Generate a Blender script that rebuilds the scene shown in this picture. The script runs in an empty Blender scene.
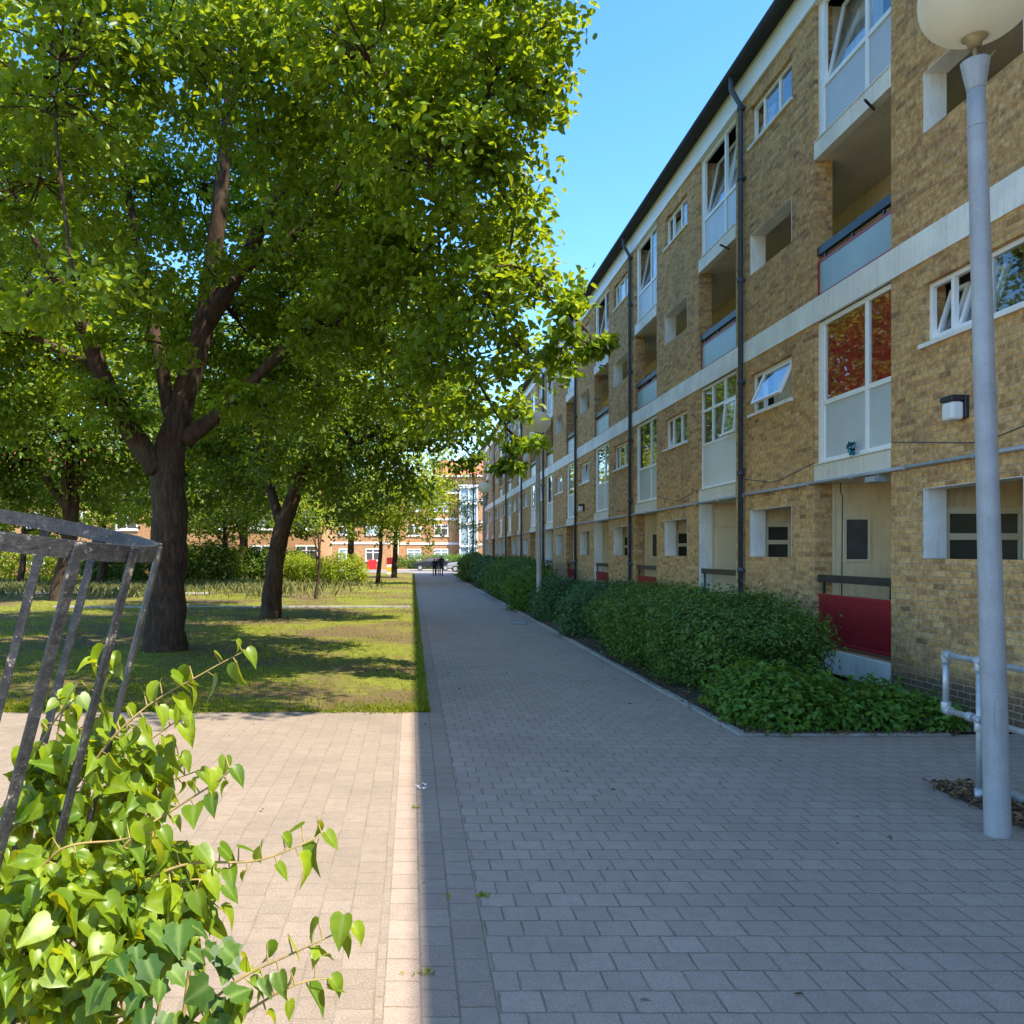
import bpy, math, random
import numpy as np
from mathutils import Vector, Matrix
random.seed(7); RNG = np.random.default_rng(11)
S = bpy.context.scene
COL = S.collection
PI = math.pi
F, VX, VY, H = 850.0, 412.0, 553.0, 1.86       # focal length in pixels, vanishing point, eye height
def at(px, py, d):                              # point seen at a pixel, d metres along the path
    return Vector(((px-VX)*d/F, d, H+(VY-py)*d/F))

# ------------------------------------------------------------------ helpers
def tag(o, label=None, cat=None, group=None, kind=None):
    if label: o['label'] = label
    if cat: o['category'] = cat
    if group: o['group'] = group
    if kind: o['kind'] = kind
    return o
def empty(name, loc, label, cat, group=None):
    o = bpy.data.objects.new(name, None); COL.objects.link(o)
    o.location = loc; o.empty_display_size = .2
    return tag(o, label, cat, group)
def wloc(o):
    v = Vector((0, 0, 0))
    while o is not None:
        v += o.location; o = o.parent
    return v
def link(name, me, parent=None):
    o = bpy.data.objects.new(name, me); COL.objects.link(o)
    if parent is not None: o.parent = parent
    return o
class MB:
    def __init__(s): s.v = []; s.f = []; s.m = []; s.sm = []
    def face(s, pts, mi=0, smooth=False):
        b = len(s.v); s.v += [tuple(p) for p in pts]
        s.f.append(tuple(range(b, b+len(pts)))); s.m.append(mi); s.sm.append(smooth)
    def box(s, x0, x1, y0, y1, z0, z1, mi=0, M=None):
        p = [(x, y, z) for x in (x0, x1) for y in (y0, y1) for z in (z0, z1)]
        if M is not None: p = [tuple(M @ Vector(q)) for q in p]
        b = len(s.v); s.v += p
        for q in ((0,1,3,2),(4,6,7,5),(0,4,5,1),(2,3,7,6),(0,2,6,4),(1,5,7,3)):
            s.f.append(tuple(b+i for i in q)); s.m.append(mi); s.sm.append(False)
    def tube(s, pts, rad, n=8, mi=0, caps=True, wob=0.0):
        pts = [Vector(p) for p in pts]
        if not hasattr(rad, '__len__'): rad = [rad]*len(pts)
        b = len(s.v); prev = None
        for i, p in enumerate(pts):
            t = (pts[min(i+1, len(pts)-1)]-pts[max(i-1, 0)]).normalized()
            if prev is None:
                a = Vector((1, 0, 0)) if abs(t.x) < .8 else Vector((0, 1, 0))
                prev = (a-t*a.dot(t)).normalized()
            else: prev = (prev-t*prev.dot(t)).normalized()
            c = t.cross(prev)
            for k in range(n):
                an = 2*PI*k/n; r = rad[i]*(1+wob*math.sin(3*an+i)*.5+wob*random.uniform(-.5, .5))
                s.v.append(tuple(p+prev*(r*math.cos(an))+c*(r*math.sin(an))))
        for i in range(len(pts)-1):
            for k in range(n):
                a = b+i*n+k; c2 = b+i*n+(k+1) % n
                s.f.append((a, c2, c2+n, a+n)); s.m.append(mi); s.sm.append(True)
        if caps:
            s.f.append(tuple(b+k for k in range(n))[::-1]); s.m.append(mi); s.sm.append(False)
            e = b+(len(pts)-1)*n
            s.f.append(tuple(e+k for k in range(n))); s.m.append(mi); s.sm.append(False)
    def lathe(s, c, prof, n=24, mi=0, M=None):
        b = len(s.v)
        for r, z in prof:
            for k in range(n):
                a = 2*PI*k/n; p = Vector((r*math.cos(a), r*math.sin(a), z))
                if M is not None: p = M @ p
                s.v.append(tuple(Vector(c)+p))
        for i in range(len(prof)-1):
            for k in range(n):
                a = b+i*n+k; c2 = b+i*n+(k+1) % n
                s.f.append((a, c2, c2+n, a+n)); s.m.append(mi); s.sm.append(True)
    def build(s, name, mats, parent=None, bevel=0):
        off = wloc(parent) if parent is not None else Vector((0, 0, 0))
        me = bpy.data.meshes.new(name)
        me.from_pydata([tuple(Vector(p)-off) for p in s.v], [], s.f)
        if not isinstance(mats, (list, tuple)): mats = [mats]
        for m in mats: me.materials.append(m)
        me.polygons.foreach_set('material_index', s.m)
        me.polygons.foreach_set('use_smooth', s.sm)
        me.update()
        o = link(name, me, parent)
        if bevel:
            b = o.modifiers.new('bevel', 'BEVEL'); b.width = bevel; b.segments = 2; b.limit_method = 'ANGLE'
        return o

# ------------------------------------------------------------------ materials
class NT:
    def __init__(s, name):
        s.mat = bpy.data.materials.new(name); s.mat.use_nodes = True
        s.t = s.mat.node_tree; s.n = s.t.nodes
        s.p = s.n['Principled BSDF']; s.out = s.n['Material Output']
    def link(s, a, b): s.t.links.new(a, b)
    def new(s, ty, **kw):
        n = s.n.new(ty)
        for k, v in kw.items(): setattr(n, k, v)
        return n
    def put(s, sock, v):
        if isinstance(v, bpy.types.NodeSocket): s.link(v, sock)
        elif v is not None: sock.default_value = v
    def m(s, op, a, b=None, c=None):
        n = s.new('ShaderNodeMath', operation=op)
        for i, v in enumerate((a, b, c)):
            if v is not None: s.put(n.inputs[i], v)
        return n.outputs[0]
    def pos(s):
        g = s.new('ShaderNodeNewGeometry'); x = s.new('ShaderNodeSeparateXYZ'); s.link(g.outputs['Position'], x.inputs[0])
        return g.outputs['Position'], x.outputs[0], x.outputs[1], x.outputs[2]
    def comb(s, x, y, z=0.0):
        n = s.new('ShaderNodeCombineXYZ')
        for i, v in enumerate((x, y, z)): s.put(n.inputs[i], v)
        return n.outputs[0]
    def noise(s, vec, scale, detail=3, rough=.55):
        n = s.new('ShaderNodeTexNoise'); s.put(n.inputs['Vector'], vec)
        n.inputs['Scale'].default_value = scale; n.inputs['Detail'].default_value = detail; n.inputs['Roughness'].default_value = rough
        return n.outputs['Fac']
    def white(s, vec):
        n = s.new('ShaderNodeTexWhiteNoise', noise_dimensions='3D'); s.put(n.inputs['Vector'], vec); return n.outputs['Value']
    def ramp(s, fac, stops, interp='LINEAR'):
        n = s.new('ShaderNodeValToRGB'); s.put(n.inputs[0], fac); e = n.color_ramp.elements; n.color_ramp.interpolation = interp
        while len(e) < len(stops): e.new(.5)
        for el, (p, c) in zip(e, stops):
            el.position = p; el.color = (*c, 1) if len(c) == 3 else c
        return n.outputs[0]
    def mix(s, fac, a, b, blend='MIX'):
        n = s.new('ShaderNodeMix', data_type='RGBA', blend_type=blend)
        s.put(n.inputs[0], fac)
        for i, v in ((6, a), (7, b)):
            if isinstance(v, tuple) and len(v) == 3: v = (*v, 1)
            s.put(n.inputs[i], v)
        return n.outputs[2]
    def rng(s, v, a, b, c=0., d=1., smooth=False):
        n = s.new('ShaderNodeMapRange'); n.interpolation_type = 'SMOOTHSTEP' if smooth else 'LINEAR'
        s.put(n.inputs[0], v)
        for i, q in enumerate((a, b, c, d)): n.inputs[i+1].default_value = q
        return n.outputs[0]
    def bump(s, h, strength=.4, dist=.01):
        n = s.new('ShaderNodeBump'); n.inputs['Strength'].default_value = strength; n.inputs['Distance'].default_value = dist
        s.put(n.inputs['Height'], h); s.link(n.outputs[0], s.p.inputs['Normal'])
    def base(s, c, rough=.7, metal=0., spec=None):
        if isinstance(c, tuple) and len(c) == 3: c = (*c, 1)
        s.put(s.p.inputs['Base Color'], c); s.put(s.p.inputs['Roughness'], rough); s.p.inputs['Metallic'].default_value = metal
        if spec is not None: s.p.inputs['Specular IOR Level'].default_value = spec
        return s.mat

def plain(name, c, rough=.6, metal=0., var=.12, scale=3., spec=None, bump=0.0, fine=60., streak=0.0):
    t = NT(name); P, x, y, z = t.pos()
    n1 = t.noise(P, scale, 4); n2 = t.noise(P, fine, 2)
    f = t.m('ADD', t.m('MULTIPLY', n1, .7), t.m('MULTIPLY', n2, .3))
    lo = tuple(q*(1-var*1.6) for q in c); hi = tuple(min(1, q*(1+var*1.6)) for q in c)
    col = t.ramp(f, [(.3, lo), (.7, hi)])
    if streak:
        sv = t.comb(t.m('MULTIPLY', x, 9.), t.m('MULTIPLY', y, 9.), t.m('MULTIPLY', z, .9))
        sm = t.rng(t.noise(sv, 1.6, 5, .7), .50, .74, 0, streak)
        col = t.mix(sm, col, (.16, .14, .11))
    if bump: t.bump(n2, bump, .004)
    return t.base(col, rough, metal, spec)

def cells(t, u, v, bw, bh, stagger=.5):         # courses of bricks or blocks: per-cell random value and distance to the joint
    row = t.m('FLOOR', t.m('DIVIDE', v, bh))
    off = t.m('MULTIPLY', t.m('MODULO', t.m('ABSOLUTE', row), 2.), stagger)
    uu = t.m('ADD', t.m('DIVIDE', u, bw), off)
    colm = t.m('FLOOR', uu); fu = t.m('FRACT', uu); fv = t.m('FRACT', t.m('DIVIDE', v, bh))
    fu = t.m('SUBTRACT', uu, colm)
    fv = t.m('SUBTRACT', t.m('DIVIDE', v, bh), row)
    du = t.m('MULTIPLY', t.m('MINIMUM', fu, t.m('SUBTRACT', 1., fu)), bw)
    dv = t.m('MULTIPLY', t.m('MINIMUM', fv, t.m('SUBTRACT', 1., fv)), bh)
    return t.white(t.comb(colm, row, 3.7)), t.white(t.comb(colm, row, 9.1)), t.m('MINIMUM', du, dv)

def brick_mat(name, stops, mortar, joint=.011, dark_base=True):
    t = NT(name); P, x, y, z = t.pos()
    wob = t.noise(P, 30., 4, .7); wob2 = t.noise(P, 36., 4, .7)
    u = t.m('ADD', t.m('ADD', x, y), t.m('MULTIPLY', t.m('SUBTRACT', wob, .5), .028))
    v = t.m('ADD', z, t.m('MULTIPLY', t.m('SUBTRACT', wob2, .5), .022))
    w1, w2, dist = cells(t, u, v, .225, .075)
    mask = t.rng(dist, joint*.35, joint*.75, 0, 1, True)
    col = t.ramp(w1, stops)
    n = t.noise(P, 45., 4, .7); big = t.noise(P, .55, 4, .6)
    col = t.mix(t.rng(n, .35, .7, 0., .55), col, t.mix(.5, col, (.05, .04, .03)))
    col = t.mix(t.rng(big, .46, .72, 0, .28), col, (.24, .16, .09))
    hu = t.noise(P, 14., 4, .7)
    col = t.mix(t.rng(hu, .50, .70, 0, .65), col, (.84, .58, .31))
    col = t.mix(t.rng(hu, .49, .33, 0, .65), col, (.26, .15, .065))
    burn = t.m('GREATER_THAN', w2, .93)
    col = t.mix(t.m('MULTIPLY', burn, .35), col, (.07, .045, .035))
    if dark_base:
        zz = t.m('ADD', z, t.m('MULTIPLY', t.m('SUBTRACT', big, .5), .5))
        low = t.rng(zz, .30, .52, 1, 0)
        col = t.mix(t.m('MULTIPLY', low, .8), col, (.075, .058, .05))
    sv = t.comb(t.m('MULTIPLY', x, 2.2), t.m('MULTIPLY', y, 2.2), t.m('MULTIPLY', z, .22))
    col = t.mix(t.rng(t.noise(sv, 1.5, 5, .7), .54, .76, 0, .5), col, (.13, .095, .06))
    mcol = t.mix(t.rng(t.noise(P, 9., 3), .4, .7), mortar, tuple(q*.62 for q in mortar))
    col = t.mix(mask, mcol, col)
    t.bump(t.m('ADD', t.m('MULTIPLY', mask, .8), t.m('MULTIPLY', n, .5)), .7, .008)
    return t.base(col, .9, 0, .25)

STOCK = [(0, (.40, .19, .075)), (.2, (.60, .315, .105)), (.4, (.74, .415, .145)), (.6, (.62, .335, .125)), (.8, (.78, .48, .20)), (1, (.50, .25, .105))]
M = {}
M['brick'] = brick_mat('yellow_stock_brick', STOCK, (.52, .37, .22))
M['brick_orange'] = brick_mat('orange_brick', [(0, (.48, .21, .08)), (.5, (.58, .28, .11)), (1, (.64, .33, .15))], (.5, .38, .26), .01, False)
M['white_paint'] = plain('white_masonry_paint', (.86, .84, .80), .65, 0, .10, 2., bump=.15, streak=.3)
M['concrete_white'] = plain('painted_concrete_band', (.86, .83, .79), .75, 0, .13, 1.6, bump=.2, streak=.28)
M['upvc'] = plain('white_window_frame', (.88, .88, .87), .35, 0, .03, 2.)
M['cream'] = plain('cream_paint', (.84, .67, .41), .6, 0, .10, 1.8, streak=.3)
M['cream_frame'] = plain('cream_joinery', (.80, .68, .47), .5, 0, .05, 2.)
M['panel_grey'] = plain('pale_grey_panel', (.52, .55, .57), .35, 0, .06, 1.5)
M['panel_white'] = plain('white_panel', (.68, .70, .70), .4, 0, .04, 1.5)
M['balcony'] = plain('blue_grey_balcony_panel', (.30, .40, .43), .3, 0, .12, 1.2)
M['red'] = plain('red_panel_paint', (.36, .018, .028), .38, 0, .14, 1.3)
M['black_paint'] = plain('black_paint', (.022, .024, .028), .4, 0, .25, 5.)
M['pipe'] = plain('dark_blue_grey_pipe', (.055, .07, .095), .45, 0, .2, 5.)
M['lead'] = plain('grey_conduit', (.36, .38, .39), .5, .2, .15, 4.)
M['roof'] = plain('dark_roof_felt', (.03, .033, .038), .7, 0, .2, 2.)
M['soffit'] = plain('soffit_paint', (.72, .66, .57), .7, 0, .10, 1.4, streak=.3)
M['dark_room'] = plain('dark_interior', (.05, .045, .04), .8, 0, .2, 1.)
M['net'] = plain('net_curtain', (.62, .64, .66), .9, 0, .12, 6.)
M['curtain_cream'] = plain('cream_blind', (.58, .52, .40), .9, 0, .1, 4.)
M['curtain_red'] = plain('dark_red_curtain', (.44, .010, .016), .85, 0, .3, 5.)
M['curtain_dark'] = plain('dark_blind', (.08, .075, .07), .9, 0, .2, 4.)
M['galv'] = plain('galvanised_steel', (.46, .48, .49), .45, .45, .2, 7., bump=.25, streak=.3)
M['post'] = plain('grey_painted_column', (.345, .345, .345), .5, .05, .12, 4., bump=.08, streak=.3)
M['globe'] = plain('opal_lantern_bowl', (.86, .78, .62), .35, 0, .09, 3.)
def opal(m):
    nt = m.node_tree; tr = nt.nodes.new('ShaderNodeBsdfTranslucent'); tr.inputs[0].default_value = (1, .88, .66, 1)
    mx = nt.nodes.new('ShaderNodeMixShader'); mx.inputs[0].default_value = .6
    nt.links.new(nt.nodes['Principled BSDF'].outputs[0], mx.inputs[1]); nt.links.new(tr.outputs[0], mx.inputs[2]); nt.links.new(mx.outputs[0], nt.nodes['Material Output'].inputs[0])
opal(M['globe'])
M['gland'] = plain('weathered_brass', (.33, .25, .12), .6, .3, .25, 14.)
M['soil'] = plain('bed_soil', (.075, .05, .033), .95, 0, .4, 9., bump=.8)
M['kerb'] = plain('concrete_kerb', (.30, .28, .25), .85, 0, .2, 5., bump=.4)
M['asphalt'] = plain('asphalt', (.20, .19, .18), .9, 0, .15, 2., bump=.4)
M['tile'] = plain('red_roof_tile', (.42, .13, .075), .8, 0, .15, 3.)
M['white_far'] = plain('white_render', (.76, .76, .75), .6, 0, .05, 1.)
M['iron'] = None

def glass():
    t = NT('window_glass'); P, x, y, z = t.pos()
    tr = t.new('ShaderNodeBsdfTransparent'); tr.inputs[0].default_value = (.92, .95, .95, 1)
    gl = t.new('ShaderNodeBsdfGlossy'); gl.inputs['Roughness'].default_value = .015
    bp = t.new('ShaderNodeBump'); bp.inputs['Strength'].default_value = .06; bp.inputs['Distance'].default_value = .01
    t.link(t.noise(P, 2.2, 1), bp.inputs['Height']); t.link(bp.outputs[0], gl.inputs['Normal'])
    lw = t.new('ShaderNodeLayerWeight'); lw.inputs['Blend'].default_value = .5; t.link(bp.outputs[0], lw.inputs['Normal'])
    fac = t.m('ADD', t.m('MULTIPLY', t.m('POWER', lw.outputs['Facing'], 3.5), .85), .05)
    mx = t.new('ShaderNodeMixShader'); t.link(fac, mx.inputs[0]); t.link(tr.outputs[0], mx.inputs[1]); t.link(gl.outputs[0], mx.inputs[2])
    t.link(mx.outputs[0], t.out.inputs['Surface'])
    return t.mat
M['glass'] = glass()

def iron():
    t = NT('flaking_black_iron_paint'); P, x, y, z = t.pos()
    n = t.noise(P, 34., 6, .72); n2 = t.noise(P, 160., 3, .6)
    c = t.ramp(n, [(.40, (.020, .020, .022)), (.56, (.04, .04, .042)), (.63, (.075, .072, .07)), (.68, (.40, .32, .23)), (.8, (.28, .18, .10))])
    c = t.mix(t.rng(n2, .68, .74, 0, .8), c, (.62, .60, .55))
    t.bump(t.m('ADD', n, n2), .5, .003)
    return t.base(c, .5, .1)
M['iron'] = iron()

def paving(name, mode, tone=(.40, .345, .30)):
    t = NT(name); P, x, y, z = t.pos()
    wx = t.m('MULTIPLY', t.m('SUBTRACT', t.noise(P, 1.7, 2), .5), .022); wy = t.m('MULTIPLY', t.m('SUBTRACT', t.noise(P, 2.3, 2), .5), .022)
    fx = t.m('MULTIPLY', t.m('SUBTRACT', t.noise(P, 26., 2), .5), .012)
    X = t.m('ADD', t.m('ADD', x, wx), fx); Y = t.m('ADD', t.m('ADD', y, wy), fx)
    if mode == 'rows': w1, w2, d = cells(t, X, Y, .183, .172, .45)
    elif mode == 'edge': w1, w2, d = cells(t, Y, t.m('ADD', x, t.m('ADD', fx, .12)), .205, .157, .35)
    else: w1, w2, d = cells(t, Y, X, .165, .160, .42)
    n = t.noise(P, 105., 4, .85); mid = t.noise(P, 12., 5, .65); big = t.noise(P, .7, 5, .6)
    c = t.ramp(w1, [(0, tuple(q*.90 for q in tone)), (.5, tone), (1, tuple(q*1.08 for q in tone))])
    c = t.mix(t.m('MULTIPLY', w2, .25), c, (tone[0]*.95, tone[1]*.82, tone[2]*.78))
    c = t.mix(t.rng(n, .50, .66, .0, .75), c, tuple(q*1.6 for q in tone))
    c = t.mix(t.rng(n, .50, .36, .0, .65), c, tuple(q*.5 for q in tone))
    c = t.mix(t.rng(mid, .45, .70, 0, .36), c, tuple(q*.62 for q in tone))
    c = t.mix(t.rng(big, .46, .66, 0, .38), c, tuple(q*.66 for q in tone))
    chew = t.m('MULTIPLY', t.noise(P, 60., 2), .0045)
    mask = t.rng(t.m('SUBTRACT', d, chew), .0002, .0055, 0, 1, True)
    moss = t.rng(t.noise(P, 1.9, 4), .50, .66)
    jc = t.mix(moss, (.15, .115, .08), (.13, .115, .04))
    fade = t.rng(t.noise(P, 5., 3), .35, .65, .05, .5)
    c = t.mix(t.m('MAXIMUM', mask, t.m('ADD', fade, {'cols': .42, 'edge': .15, 'rows': .05}[mode])), jc, c)
    t.bump(t.m('ADD', t.m('ADD', mask, t.m('MULTIPLY', n, .35)), t.m('MULTIPLY', w2, .35)), .35, .004)
    return t.base(c, .88, 0, .3)
M['pave_rows'] = paving('concrete_block_path', 'rows', (.375, .285, .222))
M['pave_edge'] = paving('concrete_block_edging', 'edge', (.325, .25, .19))
M['pave_fore'] = paving('buff_block_forecourt', 'cols', (.255, .203, .152))

def leaf_mat(name, dark, light, trans, tfac=.42, rough=.42, vein=False):
    t = NT(name)
    a = t.new('ShaderNodeAttribute', attribute_name='tint'); f = a.outputs['Fac']
    g_ = t.new('ShaderNodeNewGeometry')
    c = t.ramp(f, [(0, dark), (1, light)])
    if vein: c = t.mix(t.rng(t.noise(g_.outputs['Position'], 70., 4, .7), .42, .66, 0, .5), c, dark)
    tc = t.mix(f, tuple(q*.65 for q in trans), trans)
    t.put(t.p.inputs['Base Color'], c); t.p.inputs['Roughness'].default_value = rough; t.p.inputs['Specular IOR Level'].default_value = .32
    if vein:
        v = t.new('ShaderNodeAttribute', attribute_name='vein')
        vf = t.rng(v.outputs['Fac'], 0., .35, .5, 0.)
        t.put(t.p.inputs['Base Color'], t.mix(t.m('MULTIPLY', vf, .6), c, (.36, .46, .14)))
    tr = t.new('ShaderNodeBsdfTranslucent'); t.link(tc, tr.inputs[0])
    mx = t.new('ShaderNodeMixShader'); mx.inputs[0].default_value = tfac
    t.link(t.p.outputs[0], mx.inputs[1]); t.link(tr.outputs[0], mx.inputs[2]); t.link(mx.outputs[0], t.out.inputs['Surface'])
    return t.mat
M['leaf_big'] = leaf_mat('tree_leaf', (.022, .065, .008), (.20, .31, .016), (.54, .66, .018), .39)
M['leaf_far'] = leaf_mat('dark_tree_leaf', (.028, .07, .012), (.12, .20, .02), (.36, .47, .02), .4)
M['leaf_young'] = leaf_mat('bright_tree_leaf', (.12, .20, .015), (.26, .34, .025), (.62, .66, .03), .48)
M['leaf_hedge'] = leaf_mat('hedge_leaf', (.035, .09, .018), (.16, .26, .04), (.22, .33, .03), .3)
M['leaf_blue'] = leaf_mat('blue_green_shrub_leaf', (.045, .115, .042), (.11, .21, .07), (.14, .25, .05), .25)
M['leaf_lime'] = leaf_mat('lime_shrub_leaf', (.065, .16, .018), (.14, .26, .03), (.22, .34, .03), .35)
M['leaf_vine'] = leaf_mat('climber_leaf', (.05, .13, .010), (.24, .33, .012), (.66, .66, .012), .42, .36, True)
M['leaf_ivy'] = leaf_mat('ivy_leaf', (.025, .075, .010), (.09, .17, .02), (.22, .32, .02), .26, .5, True)
M['grass'] = leaf_mat('grass_blade', (.13, .20, .012), (.38, .41, .025), (.58, .60, .025), .42, .6)
M['straw'] = leaf_mat('tall_grass_blade', (.20, .24, .07), (.42, .40, .17), (.45, .45, .15), .38, .6)
M['dry'] = leaf_mat('dry_leaf', (.10, .055, .025), (.30, .19, .09), (.2, .12, .05), .2, .7)

def bark():
    t = NT('brown_bark'); P, x, y, z = t.pos()
    v = t.comb(t.m('MULTIPLY', x, 1.), t.m('MULTIPLY', y, 1.), t.m('MULTIPLY', z, .22))
    n = t.noise(v, 16., 6, .7); b = t.noise(P, 1.3, 3)
    c = t.ramp(n, [(.3, (.018, .011, .008)), (.52, (.058, .034, .021)), (.75, (.12, .075, .048))])
    c = t.mix(t.rng(b, .5, .7, 0, .4), c, (.09, .085, .045))
    t.bump(n, .9, .03)
    return t.base(c, .9, 0, .2)
M['bark'] = bark()
M['twig'] = plain('green_brown_stem', (.26, .19, .06), .7, 0, .25, 20.)

def lawn_mat():
    t = NT('lawn_ground'); P, x, y, z = t.pos()
    a = t.noise(P, .35, 5, .6); b = t.noise(P, 7., 5, .7); c2 = t.noise(P, 60., 3, .7)
    c = t.ramp(b, [(.3, (.10, .12, .015)), (.55, (.23, .24, .03)), (.75, (.34, .31, .05))])
    c = t.mix(t.rng(a, .43, .56, 0, .9), c, (.17, .11, .06))
    c = t.mix(t.rng(c2, .45, .7, 0, .4), c, (.05, .06, .015))
    t.bump(t.m('ADD', b, c2), .9, .04)
    return t.base(c, .95, 0, .15)
M['lawn'] = lawn_mat()
def far_ground():
    t = NT('far_ground'); P, x, y, z = t.pos()
    c = t.ramp(t.noise(P, .05, 4), [(.35, (.10, .12, .04)), (.65, (.17, .155, .09))])
    return t.base(c, .95, 0, .1)
M['far_ground'] = far_ground()

# ------------------------------------------------------------------ leaves
def shape_diamond():                            # bent pointed leaf: 6 points, 4 faces
    v = np.array([[0,0,0],[.30,.25,.08],[.28,.66,.05],[0,1.05,-.12],[-.28,.66,.05],[-.30,.25,.08]], float)
    return v, [(0,1,2,3),(0,3,4,5)], None
def shape_star():                               # lobed, for tree leaves seen close
    v = np.array([[0,0,0],[.46,.22,.05],[.24,.42,.0],[.44,.66,.0],[.14,.70,-.02],[0,1,-.12],[-.14,.70,-.02],[-.44,.66,0],[-.24,.42,0],[-.46,.22,.05]], float)
    return v, [(0,1,2),(0,2,3,4),(0,4,5),(0,5,6),(0,6,7,8),(0,8,9)], None
def shape_heart():
    half = [(0,0,0),(.17,-.11,.05),(.34,-.04,.13),(.42,.18,.16),(.37,.45,.12),(.23,.72,.02),(.09,.94,-.13),(0,1.12,-.25)]
    spine = [(0,0,0),(0,.2,.01),(0,.45,-.01),(0,.72,-.08)]
    v = [list(p) for p in half]+[[-p[0],p[1],p[2]] for p in half[1:-1]]+[list(p) for p in spine[1:]]
    # indices: right 0..7, left 8..13 , spine 14,15,16
    f = [(0,1,2,14),(14,2,3),(14,3,4,15),(15,4,5,16),(16,5,6,7),(0,14,9,8),(14,10,9),(14,15,11,10),(15,16,12,11),(16,7,13,12)]
    vein = [0]+[1]*6+[0]+[1]*6+[0]*3
    return np.array(v, float), f, np.array(vein, float)
def shape_ivy():
    half = [(0,0,0),(.20,-.14,.03),(.44,-.02,.05),(.40,.22,.04),(.56,.46,.05),(.33,.58,.0),(.17,.82,-.04),(0,1.05,-.12)]
    spine = [(0,.22,0),(0,.45,-.01),(0,.68,-.04)]
    v = [list(p) for p in half]+[[-p[0],p[1],p[2]] for p in half[1:-1]]+[list(p) for p in spine]
    f = [(0,1,2,14),(14,2,3),(14,3,15),(15,3,4),(15,4,5,16),(16,5,6,7),(0,14,9,8),(14,10,9),(14,15,10),(15,11,10),(15,16,12,11),(16,7,13,12)]
    vein = [0]+[1]*6+[0]+[1]*6+[0]*3
    return np.array(v, float), f, np.array(vein, float)
SHAPES = dict(diamond=shape_diamond(), star=shape_star(), heart=shape_heart(), ivy=shape_ivy())

def leaf_mesh(name, P, N, T, size, mat, shape='diamond', parent=None, tint=None, width=1.0, extra=None):
    """P points, N leaf normals, T leaf directions, size lengths -> one mesh object."""
    V, Fc, vein = SHAPES[shape]; n = len(P); k = len(V)
    N = N/np.linalg.norm(N, axis=1, keepdims=True)
    T = T-N*(T*N).sum(1, keepdims=True); T = T/(np.linalg.norm(T, axis=1, keepdims=True)+1e-9)
    B = np.cross(T, N)
    sz = np.asarray(size).reshape(-1, 1, 1)
    bend = RNG.uniform(.2, 2.6, (n, 1, 1))
    co = P[:, None, :]+sz*(V[None, :, 0:1]*width*B[:, None, :]+V[None, :, 1:2]*T[:, None, :]+V[None, :, 2:3]*bend*N[:, None, :])
    off = np.array(wloc(parent)) if parent is not None else np.zeros(3)
    co = (co-off).reshape(-1, 3)
    tot = np.array([len(f) for f in Fc]); flat = np.concatenate([np.array(f) for f in Fc])
    loops = (flat[None, :]+(np.arange(n)*k)[:, None]).ravel()
    totals = np.tile(tot, n); starts = np.concatenate([[0], np.cumsum(totals)[:-1]])
    me = bpy.data.meshes.new(name)
    me.vertices.add(len(co)); me.vertices.foreach_set('co', co.astype(np.float32).ravel())
    me.loops.add(len(loops)); me.loops.foreach_set('vertex_index', loops.astype(np.int32))
    me.polygons.add(len(totals)); me.polygons.foreach_set('loop_start', starts.astype(np.int32)); me.polygons.foreach_set('loop_total', totals.astype(np.int32))
    me.materials.append(mat)
    if tint is None: tint = RNG.uniform(0, 1, n)
    at_ = me.attributes.new('tint', 'FLOAT', 'POINT'); at_.data.foreach_set('value', np.repeat(tint, k).astype(np.float32))
    if vein is not None:
        a2 = me.attributes.new('vein', 'FLOAT', 'POINT'); a2.data.foreach_set('value', np.tile(vein, n).astype(np.float32))
    me.polygons.foreach_set('use_smooth', np.ones(len(totals), dtype=bool))
    me.update(calc_edges=True); me.validate()
    return link(name, me, parent)

def unit(n):
    v = RNG.normal(size=(n, 3)); return v/np.linalg.norm(v, axis=1, keepdims=True)

def crown_points(lobes, per_m2, leaves, spread, core=None):
    """clumps of leaves through each lobe's volume, denser to its outside; returns leaf points, outward dirs, clump centres"""
    Ps, Os, Cs, Ts = [], [], [], []
    for lobe in lobes:
        c, r = lobe[:2]; dens = lobe[2] if len(lobe) > 2 else 1.
        c = np.array(c); r = np.array(r if hasattr(r, '__len__') else (r, r, r*.82))
        n = max(6, int(dens*per_m2*4*PI*(np.prod(r)**(2/3)))); sp = min(spread, .32*float(r.max()))
        u = unit(n); rad = RNG.uniform(.35, 1.0, n)**.6
        rad = rad*(1+.16*np.sin(u[:, 0]*7+c[0]*3)*np.cos(u[:, 2]*6+c[2]))
        cc = c+u*r*rad[:, None]
        ct = RNG.uniform(0, 1, n)
        for i in range(n):
            m = int(leaves*RNG.uniform(.5, 1.5))
            s = sp*RNG.uniform(.6, 1.35)
            Ps.append(cc[i]+np.clip(RNG.normal(size=(m, 3)), -1.7, 1.7)*np.array([s, s, s*.55]))
            Os.append(np.tile(u[i], (m, 1))); Ts.append(np.clip(ct[i]*.6+RNG.uniform(0, .4, m), 0, 1))
        Cs.append(cc)
    return np.concatenate(Ps), np.concatenate(Os), np.concatenate(Cs), np.concatenate(Ts)

def bez(pts, n=10):                             # smooth path through points
    pts = [Vector(p) for p in pts]; out = []
    for i in range(len(pts)-1):
        p0 = pts[max(i-1, 0)]; p1 = pts[i]; p2 = pts[i+1]; p3 = pts[min(i+2, len(pts)-1)]
        for k in range(n):
            t = k/n
            out.append(.5*((2*p1)+(p2-p0)*t+(2*p0-5*p1+4*p2-p3)*t*t+(3*p1-p0-3*p2+p3)*t*t*t))
    out.append(pts[-1]); return out

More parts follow.
